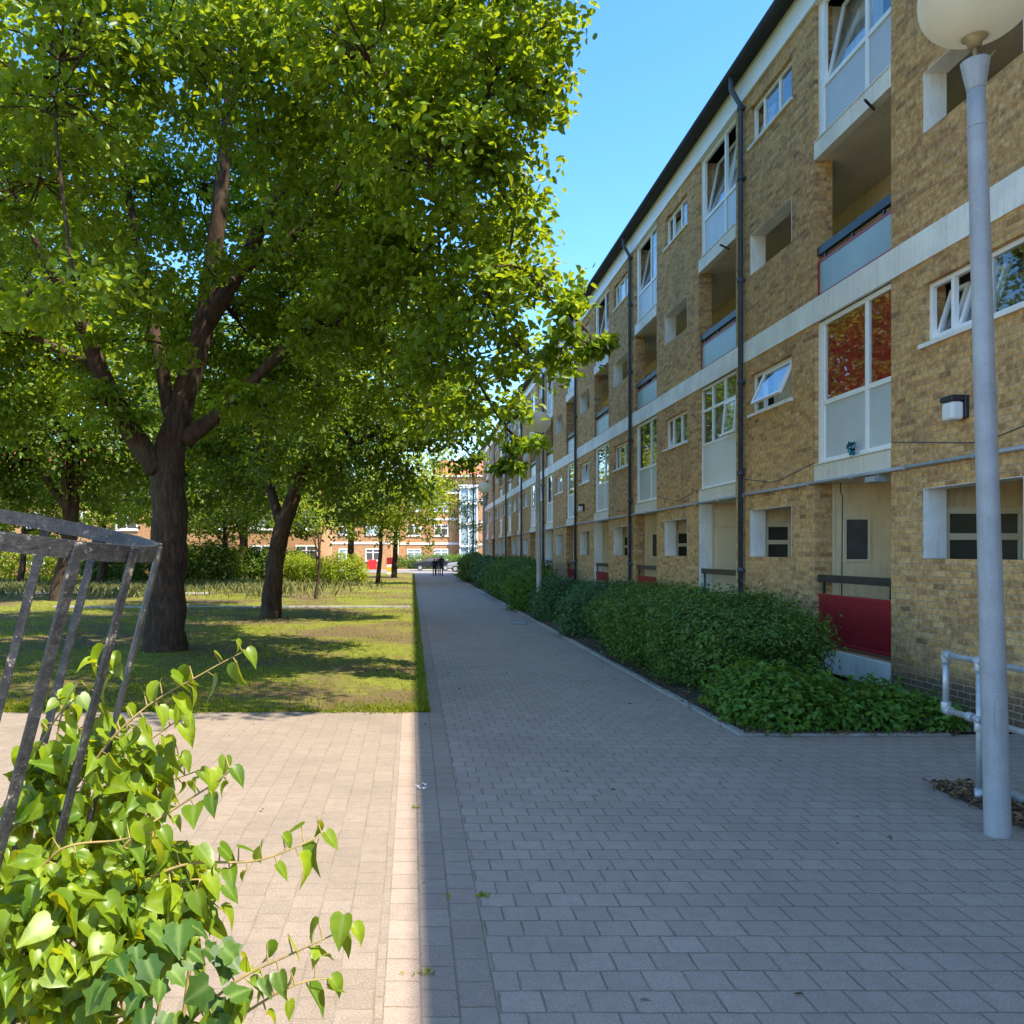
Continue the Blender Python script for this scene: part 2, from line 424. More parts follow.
def tree(name, base, label, trunk, limbs, lobes, mat, leaf=.16, per_m2=2.2, leaves=16, spread=.3, shape='diamond', group=None, twigs=.5, zmin=None):
    root = empty(name, base, label, 'tree', group)
    mb = MB()
    pth = bez([p for p, r in trunk], 8)
    rr = np.interp(np.linspace(0, len(trunk)-1, len(pth)), range(len(trunk)), [r for p, r in trunk])
    mb.tube(pth, list(rr), 14, wob=.10)
    ends = [Vector(p) for p in pth[len(pth)//2:]]; erad = [r for r in rr[len(pth)//2:]]
    for lm in limbs:
        p2 = bez([p for p, r in lm], 6)
        r2 = np.interp(np.linspace(0, len(lm)-1, len(p2)), range(len(lm)), [r for p, r in lm])
        mb.tube(p2, list(r2), 9, wob=.08)
        ends += p2[2:]; erad += list(r2[2:])
    P, O, C, T = crown_points(lobes, per_m2, leaves, spread)
    E = np.array([tuple(e) for e in ends])
    # boughs run from the nearest limb to the lobe centres, twigs from there to the clumps
    for lobe in lobes:
        c = Vector(lobe[0]); d = np.linalg.norm(E-np.array(c), axis=1); i = int(np.argmin(d)); s = Vector(E[i])
        mid = (s+c)/2+Vector((random.uniform(-.3, .3), random.uniform(-.3, .3), random.uniform(-.2, .5)))*min(1, d[i]/3)
        r0 = min(erad[i]*.7, .10+.012*d[i])
        bp = bez([s, mid, c], 5); mb.tube(bp, list(np.linspace(r0, .022, len(bp))), 6)
        E = np.vstack([E, [tuple(q) for q in bp[3:]]]); erad += list(np.linspace(r0*.7, .022, len(bp)-3))
    for c in C[RNG.random(len(C)) < twigs]:
        d = np.linalg.norm(E-c, axis=1); i = int(np.argmin(d))
        if d[i] < 4.5:
            s = Vector(E[i]); e = Vector(c); md = (s+e)/2+Vector((random.uniform(-.15, .15), random.uniform(-.15, .15), random.uniform(-.05, .2)))
            mb.tube([s, md, e], [.018, .012, .005], 4, caps=False)
    mb.build('trunk', M['bark'], root)
    if zmin is not None:
        k = P[:, 2] > zmin; P, O, T = P[k], O[k], T[k]
    n = len(P)
    N = np.array([0, 0, 1.])*.75+O*.35+RNG.normal(size=(n, 3))*.55
    D = O*.5+RNG.normal(size=(n, 3))*.8+np.array([0, 0, -.45])
    leaf_mesh('crown', P, N, D, RNG.uniform(.65, 1.25, n)*leaf, mat, shape, root, T, width=1.0)
    return root, n

def shrub(name, label, cat, boxes, mat, n, leaf, group=None, core_col=None, width=.9, up=.5, clump=14, clump_s=.07, stems=True):
    """clipped or loose shrub from rounded boxes (centre, half sizes, power)"""
    c0 = boxes[0][0]
    root = empty(name, (c0[0], c0[1], 0.02), label, cat, group)
    tot = sum((h[0]*h[1]+h[1]*h[2]+h[0]*h[2]) for c, h, p in boxes)
    Ps, Os = [], []
    for c, h, p in boxes:
        m = int(n/clump*(h[0]*h[1]+h[1]*h[2]+h[0]*h[2])/tot)
        u = RNG.normal(size=(m, 3)); nn = (np.abs(u)**p).sum(1, keepdims=True)**(1/p); u = u/nn
        ph = RNG.uniform(0, 6, 3)
        lump = 1+.09*np.sin(u[:, 0]*h[0]*5+ph[0])+.09*np.sin(u[:, 1]*h[1]*4.3+ph[1])+.07*np.sin(u[:, 2]*h[2]*7+ph[2])+.13*np.maximum(0, RNG.normal(size=m)-1.1)
        rad = (1-.35*RNG.random(m)**2.2)*lump
        q = np.array(c)+u*np.array(h)*rad[:, None]
        o = u/np.array(h); o = o/np.linalg.norm(o, axis=1, keepdims=True)
        Ps.append(np.repeat(q, clump, 0)+RNG.normal(size=(m*clump, 3))*clump_s); Os.append(np.repeat(o, clump, 0))
    P = np.concatenate(Ps); O = np.concatenate(Os); k = P[:, 2] > .04; P, O = P[k], O[k]; m = len(P)
    T = np.clip(np.repeat(RNG.random(m//clump+1), clump)[:m]*.5+RNG.random(m)*.5, 0, 1)
    N = O*.6+np.array([0, 0, up])+RNG.normal(size=(m, 3))*.5
    D = O*.7+RNG.normal(size=(m, 3))*.7
    leaf_mesh('foliage', P, N, D, RNG.uniform(.6, 1.3, m)*leaf, mat, 'diamond', root, T, width)
    mb = MB()
    for c, h, p in boxes:
        for i in range(int(10+14*h[1])):
            x = c[0]+random.uniform(-.75, .75)*h[0]; y = c[1]+random.uniform(-.8, .8)*h[1]; z1 = c[2]+h[2]*random.uniform(.3, .85)
            mb.tube([(x, y, 0), (x+random.uniform(-.1, .1), y+random.uniform(-.1, .1), z1*.5), (x+random.uniform(-.25, .25), y+random.uniform(-.25, .25), z1)], [.014, .010, .005], 5, caps=False)
    mb.build('stems', M['bark'], root)
    return root

# ------------------------------------------------------------------ ground
def sheet(name, x0, x1, y0, y1, z, mat, nx=1, ny=1, h=0.0, kind='structure'):
    mb = MB(); xs = np.linspace(x0, x1, nx+1); ys = np.linspace(y0, y1, ny+1)
    vid = {}
    for j, y in enumerate(ys):
        for i, x in enumerate(xs):
            vid[i, j] = len(mb.v)
            edge = i in (0, nx) or j in (0, ny)
            mb.v.append((x, y, z if edge else z+h*(.5+.5*math.sin(x*1.3+y*.7)*math.cos(y*.9-x*.4))))
    for j in range(ny):
        for i in range(nx):
            mb.f.append((vid[i, j], vid[i+1, j], vid[i+1, j+1], vid[i, j+1])); mb.m.append(0); mb.sm.append(True)
    o = mb.build(name, mat); o['kind'] = kind; return o
sheet('ground', -700, 700, -300, 1200, -.03, M['far_ground'])
sheet('path', .355, 3.33, -6, 79, 0, M['pave_rows'])
sheet('forecourt_paving', 3.33, 7.6, -6, 8.72, 0, M['pave_rows'])
sheet('path_edging', -.12, .355, -6, 9.95, 0, M['pave_edge'])
sheet('path_edging', .15, .355, 9.95, 79, 0, M['pave_edge'])
sheet('forecourt', -30, -.12, -6, 9.95, 0, M['pave_fore'])
sheet('lawn', -60, .15, 9.95, 80, .004, M['lawn'], 90, 100, .06)
sheet('planting_bed', 3.42, 6.30, 8.75, 74, .012, M['soil'], 10, 120, .05)
sheet('road', -60, 40, 79, 92, -.004, M['asphalt'])
sheet('pavement', -60, 60, 92, 99, .01, M['kerb'])
mb = MB()
y = 8.75
while y < 74:
    mb.box(3.33, 3.42, y, y+.894, -.05, .025+random.uniform(0, .008)); y += .9
mb.box(3.33, 5.5, 8.66, 8.75, -.05, .018)
o = mb.build('kerb', M['kerb'], bevel=.008); o['kind'] = 'structure'
mb = MB()
for x in np.arange(-12, -.6, .92): mb.box(x, x+.905, 28.4, 28.58, -.05, .085)
o = mb.build('lawn_kerb', M['kerb'], bevel=.01); o['kind'] = 'structure'
sheet('lawn_path', -40, -9, 37.2, 38.6, .075, M['kerb'])
sheet('leaf_litter_bed', 4.13, 4.46, 1.0, 6.75, .008, M['soil'], 4, 30, .02)
mb = MB(); mb.box(4.46, 4.53, .5, 6.62, -.05, .075)
o = mb.build('bed_kerb', M['kerb'], bevel=.008); o['kind'] = 'structure'

# ------------------------------------------------------------------ the long brick block on the right
FX, WT, BACK = 6.2, .27, 7.62
PITCH, S0, RW, HA, HB = 5.27, 11.0, 2.08, 2.88, 4.57
KS = list(range(-1, 12)); Y0, Y1 = -5.0, S0+PITCH*12
block = empty('apartment_block', (FX, S0, 0), 'long four storey yellow brick apartment block with white bands along the path', 'building')
def st(k): return S0+PITCH*k
ZG0, ZG1, ZW0, ZW1 = 1.79, 2.64, 4.39, 5.11
ZB0, ZB1 = 5.39, 5.77
ZH0, ZH1, ZX0, ZX1 = 6.94, 7.67, 9.29, 10.0
ZS1, ZS2, ZT = 7.89, 8.15, 10.28
ys = sorted(set([Y0, Y1]+[v for k in KS for v in (st(k), st(k)+RW, st(k)+HA, st(k)+HB)]))
zs = [0-.05, ZG0, ZG1, ZW0, ZW1, ZB0, ZB1, ZH0, ZH1, ZX0, ZX1, ZT]
def solid(i, j):
    if i < 0 or j < 0 or i >= len(ys)-1 or j >= len(zs)-1: return False
    ym = (ys[i]+ys[i+1])/2; zm = (zs[j]+zs[j+1])/2
    if ym < st(-1): return True
    r = (ym-S0) % PITCH
    if r < RW: return False
    if HA < r < HB:
        for a, b in ((ZG0, ZG1), (ZW0, ZW1), (ZH0, ZH1), (ZX0, ZX1)):
            if a < zm < b: return False
    return True
mb = MB()
for i in range(len(ys)-1):
    for j in range(len(zs)-1):
        if not solid(i, j): continue
        a, b, c, d = ys[i], ys[i+1], zs[j], zs[j+1]; x0, x1 = FX, FX+WT
        mb.face([(x0,b,c),(x0,a,c),(x0,a,d),(x0,b,d)]); mb.face([(x1,a,c),(x1,b,c),(x1,b,d),(x1,a,d)])
        if not solid(i-1, j): mb.face([(x0,a,c),(x1,a,c),(x1,a,d),(x0,a,d)])
        if not solid(i+1, j): mb.face([(x1,b,c),(x0,b,c),(x0,b,d),(x1,b,d)])
        if not solid(i, j-1): mb.face([(x0,a,c),(x0,b,c),(x1,b,c),(x1,a,c)])
        if not solid(i, j+1): mb.face([(x0,b,d),(x0,a,d),(x1,a,d),(x1,b,d)])
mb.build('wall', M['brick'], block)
mb = MB(); mb.box(FX+WT, 16, Y1-.3, Y1, -.05, ZT); mb.box(FX+WT, 16, Y0, Y0+.3, -.05, ZT); mb.box(15.7, 16, Y0+.3, Y1-.3, -.05, ZT)
mb.build('end_wall', M['brick'], block)
mb = MB(); mb.box(BACK, BACK+.2, Y0+.3, Y1-.3, -.05, ZT); mb.build('gallery_back_wall', M['cream'], block)
mb = MB(); mb.box(FX+.03, BACK, Y0+.3, Y1-.3, 2.93, 3.02); mb.box(FX+.03, BACK, Y0+.3, Y1-.3, ZS1+.01, ZS1+.1)
mb.build('gallery_ceiling', M['soffit'], block)
mb = MB(); mb.box(FX+WT+.001, BACK, Y0+.3, Y1-.3, -.05, .42); mb.box(FX+.03, BACK, Y0+.3, Y1-.3, 5.42, 5.6)
mb.build('gallery_floor', M['kerb'], block)
mb = MB()
yy = Y0
while yy < Y1-.01:                                # cast in lengths
    y2 = min(Y1, yy+PITCH); mb.box(FX-.022, FX+.03, yy, y2-.006, ZB0, ZB1); yy = y2
mb.build('concrete_band', M['concrete_white'], block, bevel=.006)
mb = MB()
for i in range(3): mb.box(FX-.05+.006*i, FX+.1, Y0, Y1, ZT+.165*i, ZT+.165*i+.157)
mb.build('fascia_board', M['upvc'], block)
mb = MB(); mb.box(FX-.2, 16.2, Y0-.2, Y1+.2, 10.80, 10.86); mb.box(FX-.22, FX+.1, Y0-.2, Y1+.2, ZT+.495, 10.797)
mb.build('roof', M['roof'], block)
mb = MB(); g = [(FX-.30+.07*math.cos(a), 0, 10.80+.07*math.sin(a)) for a in np.linspace(PI, 2*PI, 7)]
mb.tube([(FX-.27, Y0-.2, 10.79), (FX-.27, Y1+.2, 10.79)], .07, 12)
mb.build('gutter', M['roof'], block)
mb = MB()
for a, b in ((Y0, Y1),):
    n = int((b-a)/2.6)
    for i in range(n):
        mb.tube([(FX-.035, a+i*2.6, 2.93+.006*math.sin(i)), (FX-.035, a+i*2.6+2.61, 2.93+.006*math.sin(i+1))], .026, 8)
    for i in range(n*2): mb.box(FX-.065, FX, a+i*1.3, a+i*1.3+.03, 2.898, 2.962)
mb.build('conduit', M['lead'], block)
for k in KS:                                     # cable runs sagging along the first floor brick
    mb = MB()
    y0 = st(k)+RW+.03; y1 = st(k)+PITCH-.03
    mb.tube([(FX-.008, y0+(y1-y0)*t, 3.06+.42*abs(t-.45)) for t in np.linspace(0, 1, 9)], .007, 5, caps=False)
    mb.build('cable', M['pipe'], block)

def frame(mb, x, y0, y1, z0, z1, w=.055, d=.06, mull=(), trans=()):
    mb.box(x, x+d, y0, y1, z0, z0+w); mb.box(x, x+d, y0, y1, z1-w, z1)
    mb.box(x, x+d, y0, y0+w, z0+w, z1-w); mb.box(x, x+d, y1-w, y1, z0+w, z1-w)
    for m in mull: mb.box(x, x+d, m-w/2, m+w/2, z0+w, z1-w)
    ed = [y0+w/2]+sorted(mull)+[y1-w/2]
    for t in trans:
        for a, b in zip(ed, ed[1:]): mb.box(x, x+d, a+w/2, b-w/2, t-w/2, t+w/2)
def casement(parent, x, y0, y1, z0, z1, mode, ang):
    """opening light: 'in' tilts its top into the room, 'out' swings its foot outwards"""
    hz = z0 if mode == 'in' else z1
    R = Matrix.Translation((x, 0, hz)) @ Matrix.Rotation(ang, 4, 'Y') @ Matrix.Translation((-x, 0, -hz))
    f = MB(); w = .045
    for a in ((x, x+.05, y0, y1, z0, z0+w), (x, x+.05, y0, y1, z1-w, z1), (x, x+.05, y0, y0+w, z0+w, z1-w), (x, x+.05, y1-w, y1, z0+w, z1-w)): f.box(*a, M=R)
    c = f.build('casement', M['upvc'], parent)
    g = MB(); g.box(x+.02, x+.028, y0+w, y1-w, z0+w, z1-w, M=R); g.build('pane', M['glass'], parent)
    return c
def glazing(parent, x, cellsyz):
    g = MB()
    for (a, b, c, d) in cellsyz: g.box(x, x+.008, a, b, c, d)
    return g.build('pane', M['glass'], parent)
def curtain(parent, x, y0, y1, z0, z1, mat, folds=True, label=None):
    g = MB(); n = max(2, int((y1-y0)/.05)) if folds else 1
    yy = np.linspace(y0, y1, n+1); xx = [x+(.02*math.sin(i*2.1)+random.uniform(-.006, .006) if folds else 0) for i in range(n+1)]
    for i in range(n): g.face([(xx[i], yy[i], z0), (xx[i], yy[i], z1), (xx[i+1], yy[i+1], z1), (xx[i+1], yy[i+1], z0)], smooth=True)
    o = g.build('curtain', mat, parent)
    if label: o['label'] = label
    return o
CUR = [M['net'], M['curtain_cream'], M['net'], M['curtain_dark'], M['net'], M['curtain_cream']]

def small_window(k, z0, z1, style):
    y0, y1 = st(k)+HA, st(k)+HB; x = FX+.07
    f = MB(); m1 = y1-.44; m2 = y0+.62
    if style == 'out': frame(f, x, y0+.002, y1-.002, z0+.002, z1-.002, mull=(m1,))
    else: frame(f, x, y0+.002, y1-.002, z0+.002, z1-.002, mull=(m2, m1))
    w = f.build('window', M['upvc'], block, bevel=.004)
    s = MB(); s.box(FX-.045, FX+.07, y0-.05, y1+.05, z0-.055, z0-.003); s.build('sill', M['concrete_white'], w, bevel=.005)
    e = .032
    if style == 'out':
        glazing(w, x+.025, [(m1+e, y1-.06, z0+.06, z1-.06)])
        casement(w, x-.02, y0+.06, m1-e, z0+.06, z1-.06, 'out', .42)
    else:
        opens = {'one': (0,), 'two': (0, 1), 'shut': ()}[style]
        c2 = [(y1-.06, m1+e), (m1-e, m2+e), (m2-e, y0+.06)]
        fixed = []
        for i, (b, a) in enumerate(c2):
            if i in opens: casement(w, x+.03, a, b, z0+.06, z1-.06, 'in', .30)
            else: fixed.append((a, b, z0+.06, z1-.06))
        if fixed: glazing(w, x+.025, fixed)
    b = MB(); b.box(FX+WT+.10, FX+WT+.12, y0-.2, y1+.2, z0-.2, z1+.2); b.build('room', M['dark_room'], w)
    if (k+int(z0)) % 3 != 0:
        curtain(w, FX+WT+.02, y0+random.uniform(0, .4), y0+random.uniform(.6, 1.6), z0, z1, random.choice(CUR))

def bay_window(k, z0, zt, z1, style, cur):
    y0, y1 = st(k)+.004, st(k)+RW-.004; x = FX+.055
    f = MB(); mu = y0+.70
    if style == 'grid':
        m1, m2 = y0+.72, y0+1.42; zt2 = z1-.50
        frame(f, x, y0, y1, zt, z1, mull=(m1, m2), trans=(zt2,)); f.box(x, x+.06, y0, y0+.05, z0, zt); f.box(x, x+.06, y1-.05, y1, z0, zt); f.box(x, x+.06, y0+.05, y1-.05, z0, z0+.05)
    else:
        f.box(x-.004, x+.06, y1-.11, y1, z0, z1)
        frame(f, x, y0, y1-.11, z0, z1, w=.07, mull=(mu,), trans=(zt,))
    w = f.build('window', M['upvc'], block, bevel=.004)
    p = MB()
    if style == 'grid': p.box(x+.012, x+.03, y0+.05, y1-.05, z0+.05, zt)
    else:
        p.box(x+.022, x+.034, y0+.07, mu-.035, z0+.07, zt-.035); p.box(x+.022, x+.034, mu+.035, y1-.18, z0+.07, zt-.035)
    p.build('spandrel_panel', M['panel_white'] if style == 'grid' else M['panel_grey'], w)
    if style == 'grid':
        cl = []
        for a, b in ((y0+.055, m1-.028), (m1+.028, m2-.028), (m2+.028, y1-.055)):
            cl += [(a, b, zt2+.028, z1-.055)]
            if b < m1: casement(w, x-.02, a, b, zt+.055, zt2-.028, 'out', .10)
            else: cl += [(a, b, zt+.055, zt2-.028)]
        glazing(w, x+.025, cl)
    else:
        lt = (mu+.035, y1-.18, zt+.035, z1-.07); rt = (y0+.07, mu-.035, zt+.035, z1-.07)
        if style == 'tilt':
            casement(w, x+.03, *lt, 'in', .20)
            if k % 2: casement(w, x+.03, *rt, 'in', .2)
            else: glazing(w, x+.025, [rt])
        else:
            glazing(w, x+.025, [lt, rt])
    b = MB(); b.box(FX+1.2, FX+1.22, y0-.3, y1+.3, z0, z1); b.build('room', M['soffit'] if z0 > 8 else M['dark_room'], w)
    for q in (y1+.02, y0-.04):
        b = MB(); b.box(FX+.14, FX+1.2, q, q+.02, z0, z1); b.build('room_wall', M['curtain_cream'], w)
    if cur: 
        cc = M[cur]
        if cur == 'curtain_red': curtain(w, FX+.13, y0, y1, z0+.5, z1, cc, label='dark red curtain')
        else:
            curtain(w, FX+.48, y0+random.uniform(.9, 1.3), y1, zt, z1, cc)
            if random.random() < .6: curtain(w, FX+.48, y0, y0+.45, zt, z1, cc)

random.seed(21)
f1 = {0: ('plain', 'curtain_red'), 1: ('grid', 'curtain_cream'), 2: ('plain', 'net')}
f1s = {-1: 'two', 0: 'out', 1: 'one', 2: 'shut'}
for k in KS:
    s = st(k)
    stl, cu = f1.get(k, (random.choice(['plain', 'plain', 'tilt', 'grid']), random.choice(['net', 'net', 'curtain_cream', None])))
    bay_window(k, 3.225, 4.14, ZB0-.003, stl, cu)
    bay_window(k, ZS2+.03, 8.97, ZT-.003, 'tilt' if k < 3 else random.choice(['plain', 'tilt']), random.choice(['net', 'net', 'curtain_cream']))
    small_window(k, ZW0, ZW1, f1s.get(k, random.choice(['one', 'shut', 'shut', 'two'])))
    small_window(k, ZX0, ZX1, random.choice(['one', 'two', 'one', 'shut']))
    mb = MB(); mb.box(FX-.014, FX+.115, s+.003, s+RW-.003, 2.955, 3.20); mb.box(FX-.03, FX+.05, s+.003, s+RW-.003, 3.203, 3.222)
    mb.build('slab_edge', M['soffit'], block, bevel=.004)
    mb = MB(); mb.box(FX-.018, FX+.115, s+.003, s+RW-.003, ZS1, ZS2); mb.box(FX-.03, FX+.05, s+.003, s+RW-.003, ZS2+.003, ZS2+.026)
    mb.build('slab_edge', M['concrete_white'], block, bevel=.005)
    # painted reveals round the open gallery holes
    for a, b in ((ZG0, ZG1), (ZH0, ZH1)):
        y0, y1 = s+HA, s+HB; mb = MB()
        mb.box(FX-.003, FX+WT+.004, y1-.006, y1+.0, a+.004, b-.004); mb.box(FX-.003, FX+WT+.004, y0, y0+.006, a+.004, b-.004)
        mb.box(FX-.003, FX+WT+.004, y0, y1, b-.004, b+.002)
        mb.build('reveal', M['white_paint'], block)
    # gallery balustrade on the second floor
    mb = MB(); x = FX+.05
    mb.box(x, x+.02, s+.05, s+RW-.05, 5.83, 6.30); bp = mb.build('balcony_panel', M['balcony'], block)
    mb = MB(); w = .035
    mb.box(x-.008, x+.03, s+.003, s+RW-.003, 5.785, 5.83); mb.box(x-.008, x+.03, s+.003, s+RW-.003, 6.30, 6.335)
    mb.box(x-.008, x+.03, s+.003, s+.05, 5.83, 6.30); mb.box(x-.008, x+.03, s+RW-.05, s+RW-.003, 5.83, 6.30)
    mb.build('panel_frame', M['red'], bp)
    mb = MB(); mb.box(x-.02, x+.05, s+.002, s+RW-.002, 6.42, 6.55)
    for q in (.25, 1.05, 1.85): mb.box(x, x+.03, s+q, s+q+.06, 6.337, 6.42)
    mb.build('handrail', M['black_paint'], block, bevel=.004)
    # gallery doors and windows on the back wall
    d = MB(); d.box(BACK-.05, BACK-.002, s+.25, s+1.1, 5.6, 7.6); dr = d.build('door', M['black_paint'] if k % 3 == 0 else (M['red'] if k % 3 == 1 else M['cream_frame']), block)
    g = MB(); g.box(BACK-.056, BACK-.051, s+.45, s+.9, 6.7, 7.4); g.build('pane', M['glass'], dr)
    fm = MB(); frame(fm, BACK-.06, s+1.25, s+2.6, 6.35, 7.55, mull=(s+1.9,), trans=(7.2,)); wd = fm.build('window', M['cream_frame'], block)
    g = MB(); g.box(BACK-.03, BACK-.012, s+1.3, s+2.55, 6.4, 7.5); g.build('pane', M['glass'], wd)
    # ground floor porch: cross walls with doors and windows
    yb = s+RW+.012; xa, xb = FX+WT+.03, BACK-.003
    mb = MB(); mb.box(xa, xb, yb, yb+.06, .42, 2.928)
    pw = mb.build('porch_wall', M['cream'], block)
    mb = MB(); mb.box(FX+WT+.002, FX+WT+.03, yb-.02, yb+.06, .42, 2.926); mb.build('porch_jamb', M['cream_frame'], pw)
    if k % 2 == 0:
        fm = MB(); fy = yb-.02
        def fr(x0, x1, z0, z1, m_, dp=.02, w=.045):
            m_.box(x0, x1, fy, fy+dp-.001, z0, z0+w); m_.box(x0, x1, fy, fy+dp-.001, z1-w, z1); m_.box(x0, x0+w, fy, fy+dp-.001, z0+w, z1-w); m_.box(x1-w, x1, fy, fy+dp-.001, z0+w, z1-w)
        fr(xa+.14, xa+.56, 1.72, 2.42, fm); wn = fm.build('window', M['cream_frame'], pw)
        g = MB(); g.box(xa+.18, xa+.52, fy+.010, fy+.018, 1.76, 2.38); g.build('pane', M['curtain_dark'], wn)
    else:
        d = MB(); d.box(xa+.06, xa+.52, yb-.03, yb-.001, .43, 2.40); d.box(xa+.06, xa+.52, yb-.02, yb-.001, 2.44, 2.80); dr = d.build('door', M['cream_frame'], pw, bevel=.004)
        h = MB(); h.lathe((xa+.12, yb-.05, 1.45), [(.0, -.02), (.022, -.015), (.026, 0), (.022, .015), (0, .02)], 10); h.build('handle', M['black_paint'], dr)
        fm = MB(); fm.box(xa+.62, xa+1.02, yb-.025, yb-.001, 1.25, 2.2); wn = fm.build('window', M['cream_frame'], pw)
        g = MB(); g.box(xa+.67, xa+.97, yb-.031, yb-.026, 1.3, 2.15); g.build('pane', M['curtain_dark'], wn)
    # window seen through the ground floor hole
    yh = s+HB+.10
    mb = MB(); mb.box(FX+WT+.004, BACK-.003, yh, yh+.06, .42, 2.928); pw = mb.build('porch_wall', M['cream'], block)
    fm = MB(); fy = yh-.05
    X0, X1 = FX+WT+.01, FX+WT+1.0
    for a in ((X0, X1, 2.34, 2.42), (X0, X1, 1.25, 1.32), (X0, X1, 2.02, 2.10)): fm.box(a[0], a[1], fy, fy+.049, a[2], a[3])
    for a in (X0, X0+.44, X1-.07):
        fm.box(a, a+.07, fy, fy+.049, 1.32, 2.02); fm.box(a, a+.07, fy, fy+.049, 2.10, 2.34)
    wn = fm.build('window', M['cream_frame'], pw, bevel=.003)
    g = MB(); g.box(X0+.07, X0+.44, fy+.02, fy+.03, 1.32, 2.34); g.box(X0+.51, X1-.07, fy+.02, fy+.03, 1.32, 2.34); g.build('pane', M['glass'], wn)
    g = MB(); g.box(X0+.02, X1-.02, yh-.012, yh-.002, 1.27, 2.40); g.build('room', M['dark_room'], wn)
    if k % 2: 
        mb = MB(); mb.box(FX-.002, FX+WT, s+RW-.006, s+RW+.002, .44, 2.92); mb.build('reveal', M['white_paint'], block)
    # porch step, red panel and rail
    mb = MB(); mb.box(FX+.02, FX+WT, s+.004, s+RW-.004, .08, .41); mb.box(FX+.018, FX+.02, s+.08, s+.14, .15, .2)
    mb.build('porch_plinth', M['concrete_white'], block, bevel=.006)
    if k != 1:
        mb = MB(); mb.box(FX+.06, FX+.09, s+.003, s+RW-.003, .50, 1.24); mb.box(FX+.045, FX+.06, s+.003, s+RW-.003, .50, .54); mb.box(FX+.045, FX+.06, s+.003, s+RW-.003, 1.20, 1.24)
        mb.build('porch_panel', M['red'], block, bevel=.003)
    mb = MB(); mb.box(FX+.04, FX+.10, s+.002, s+RW-.002, 1.42, 1.53)
    for q in (.1, RW-.16): mb.box(FX+.06, FX+.09, s+q, s+q+.05, 1.245 if k != 1 else .42, 1.42)
    mb.build('porch_rail', M['black_paint'], block, bevel=.004)
    # wall light
    if k in (-1, 3, 5):
        yl = s+3.83; mb = MB(); mb.box(FX-.05, FX, yl-.11, yl+.11, 3.37, 3.62); mb.box(FX-.20, FX-.05, yl-.11, yl+.11, 3.56, 3.625)
        wl = mb.build('wall_light', M['black_paint'], block, bevel=.01)
        mb = MB(); mb.box(FX-.19, FX-.052, yl-.10, yl+.10, 3.35, 3.556); mb.build('lens', M['white_far'], wl, bevel=.03)
    # overflow pipe
    if k in (0, 1, 3):
        mb = MB(); mb.tube([(FX+.05, s+.5, ZS1-.03), (FX-.22, s+.22, ZS1-.05)], .018, 8); mb.build('overflow_pipe', M['black_paint'], block)
# downpipes
for yp in (st(1)-.42, st(2)+RW+.28, st(4)-.2, st(5)+RW+.28, st(7)-.2, st(8)+RW+.28, st(10)-.2):
    mb = MB(); x = FX-.075
    mb.tube([(FX-.25, yp, 10.76), (FX-.25, yp, 10.5), (x, yp, 10.2), (x, yp, .05)], .047, 10)
    for z in (1.5, 3.3, 5.0, 6.9, 8.8, 10.1): mb.tube([(x, yp, z), (x, yp, z+.09)], .062, 10); mb.box(x, FX, yp-.07, yp+.07, z+.02, z+.05)
    mb.build('downpipe', M['pipe'], block)
# floodlight under the first porch ceiling, cloth on the sill
mb = MB(); s = st(0)
mb.box(FX-.12, FX+.06, s+.20, s+.42, 2.80, 2.875); mb.tube([(FX+.0, s+.3, 2.875), (FX+.0, s+.3, 2.93)], .02, 8); mb.build('floodlight', M['lead'], block, bevel=.012)
mb = MB(); mb.tube([(FX+.33, s+1.95, 2.93), (FX+.33, s+1.95, 2.80), (FX+.36, s+1.95, 2.72), (FX+.34, s+1.95, .45)], .010, 6); mb.build('cable', M['pipe'], block)
cl = MB(); c = Vector((FX-.03, s+.93, 3.31))
for i in range(26):
    a = c+Vector((random.uniform(-.03, .03), random.uniform(-.06, .06), random.uniform(-.09, .10))); 
    q = [a+Vector((random.uniform(-.04, .04), random.uniform(-.06, .06), random.uniform(-.06, .06))) for _ in range(4)]; cl.face(q, smooth=True)
M['teal'] = plain('teal_cloth', (.02, .16, .22), .8, 0, .3, 20.)
tag(cl.build('cloth', M['teal']), 'small crumpled teal cloth hanging at the foot of the red curtained window', 'cloth')

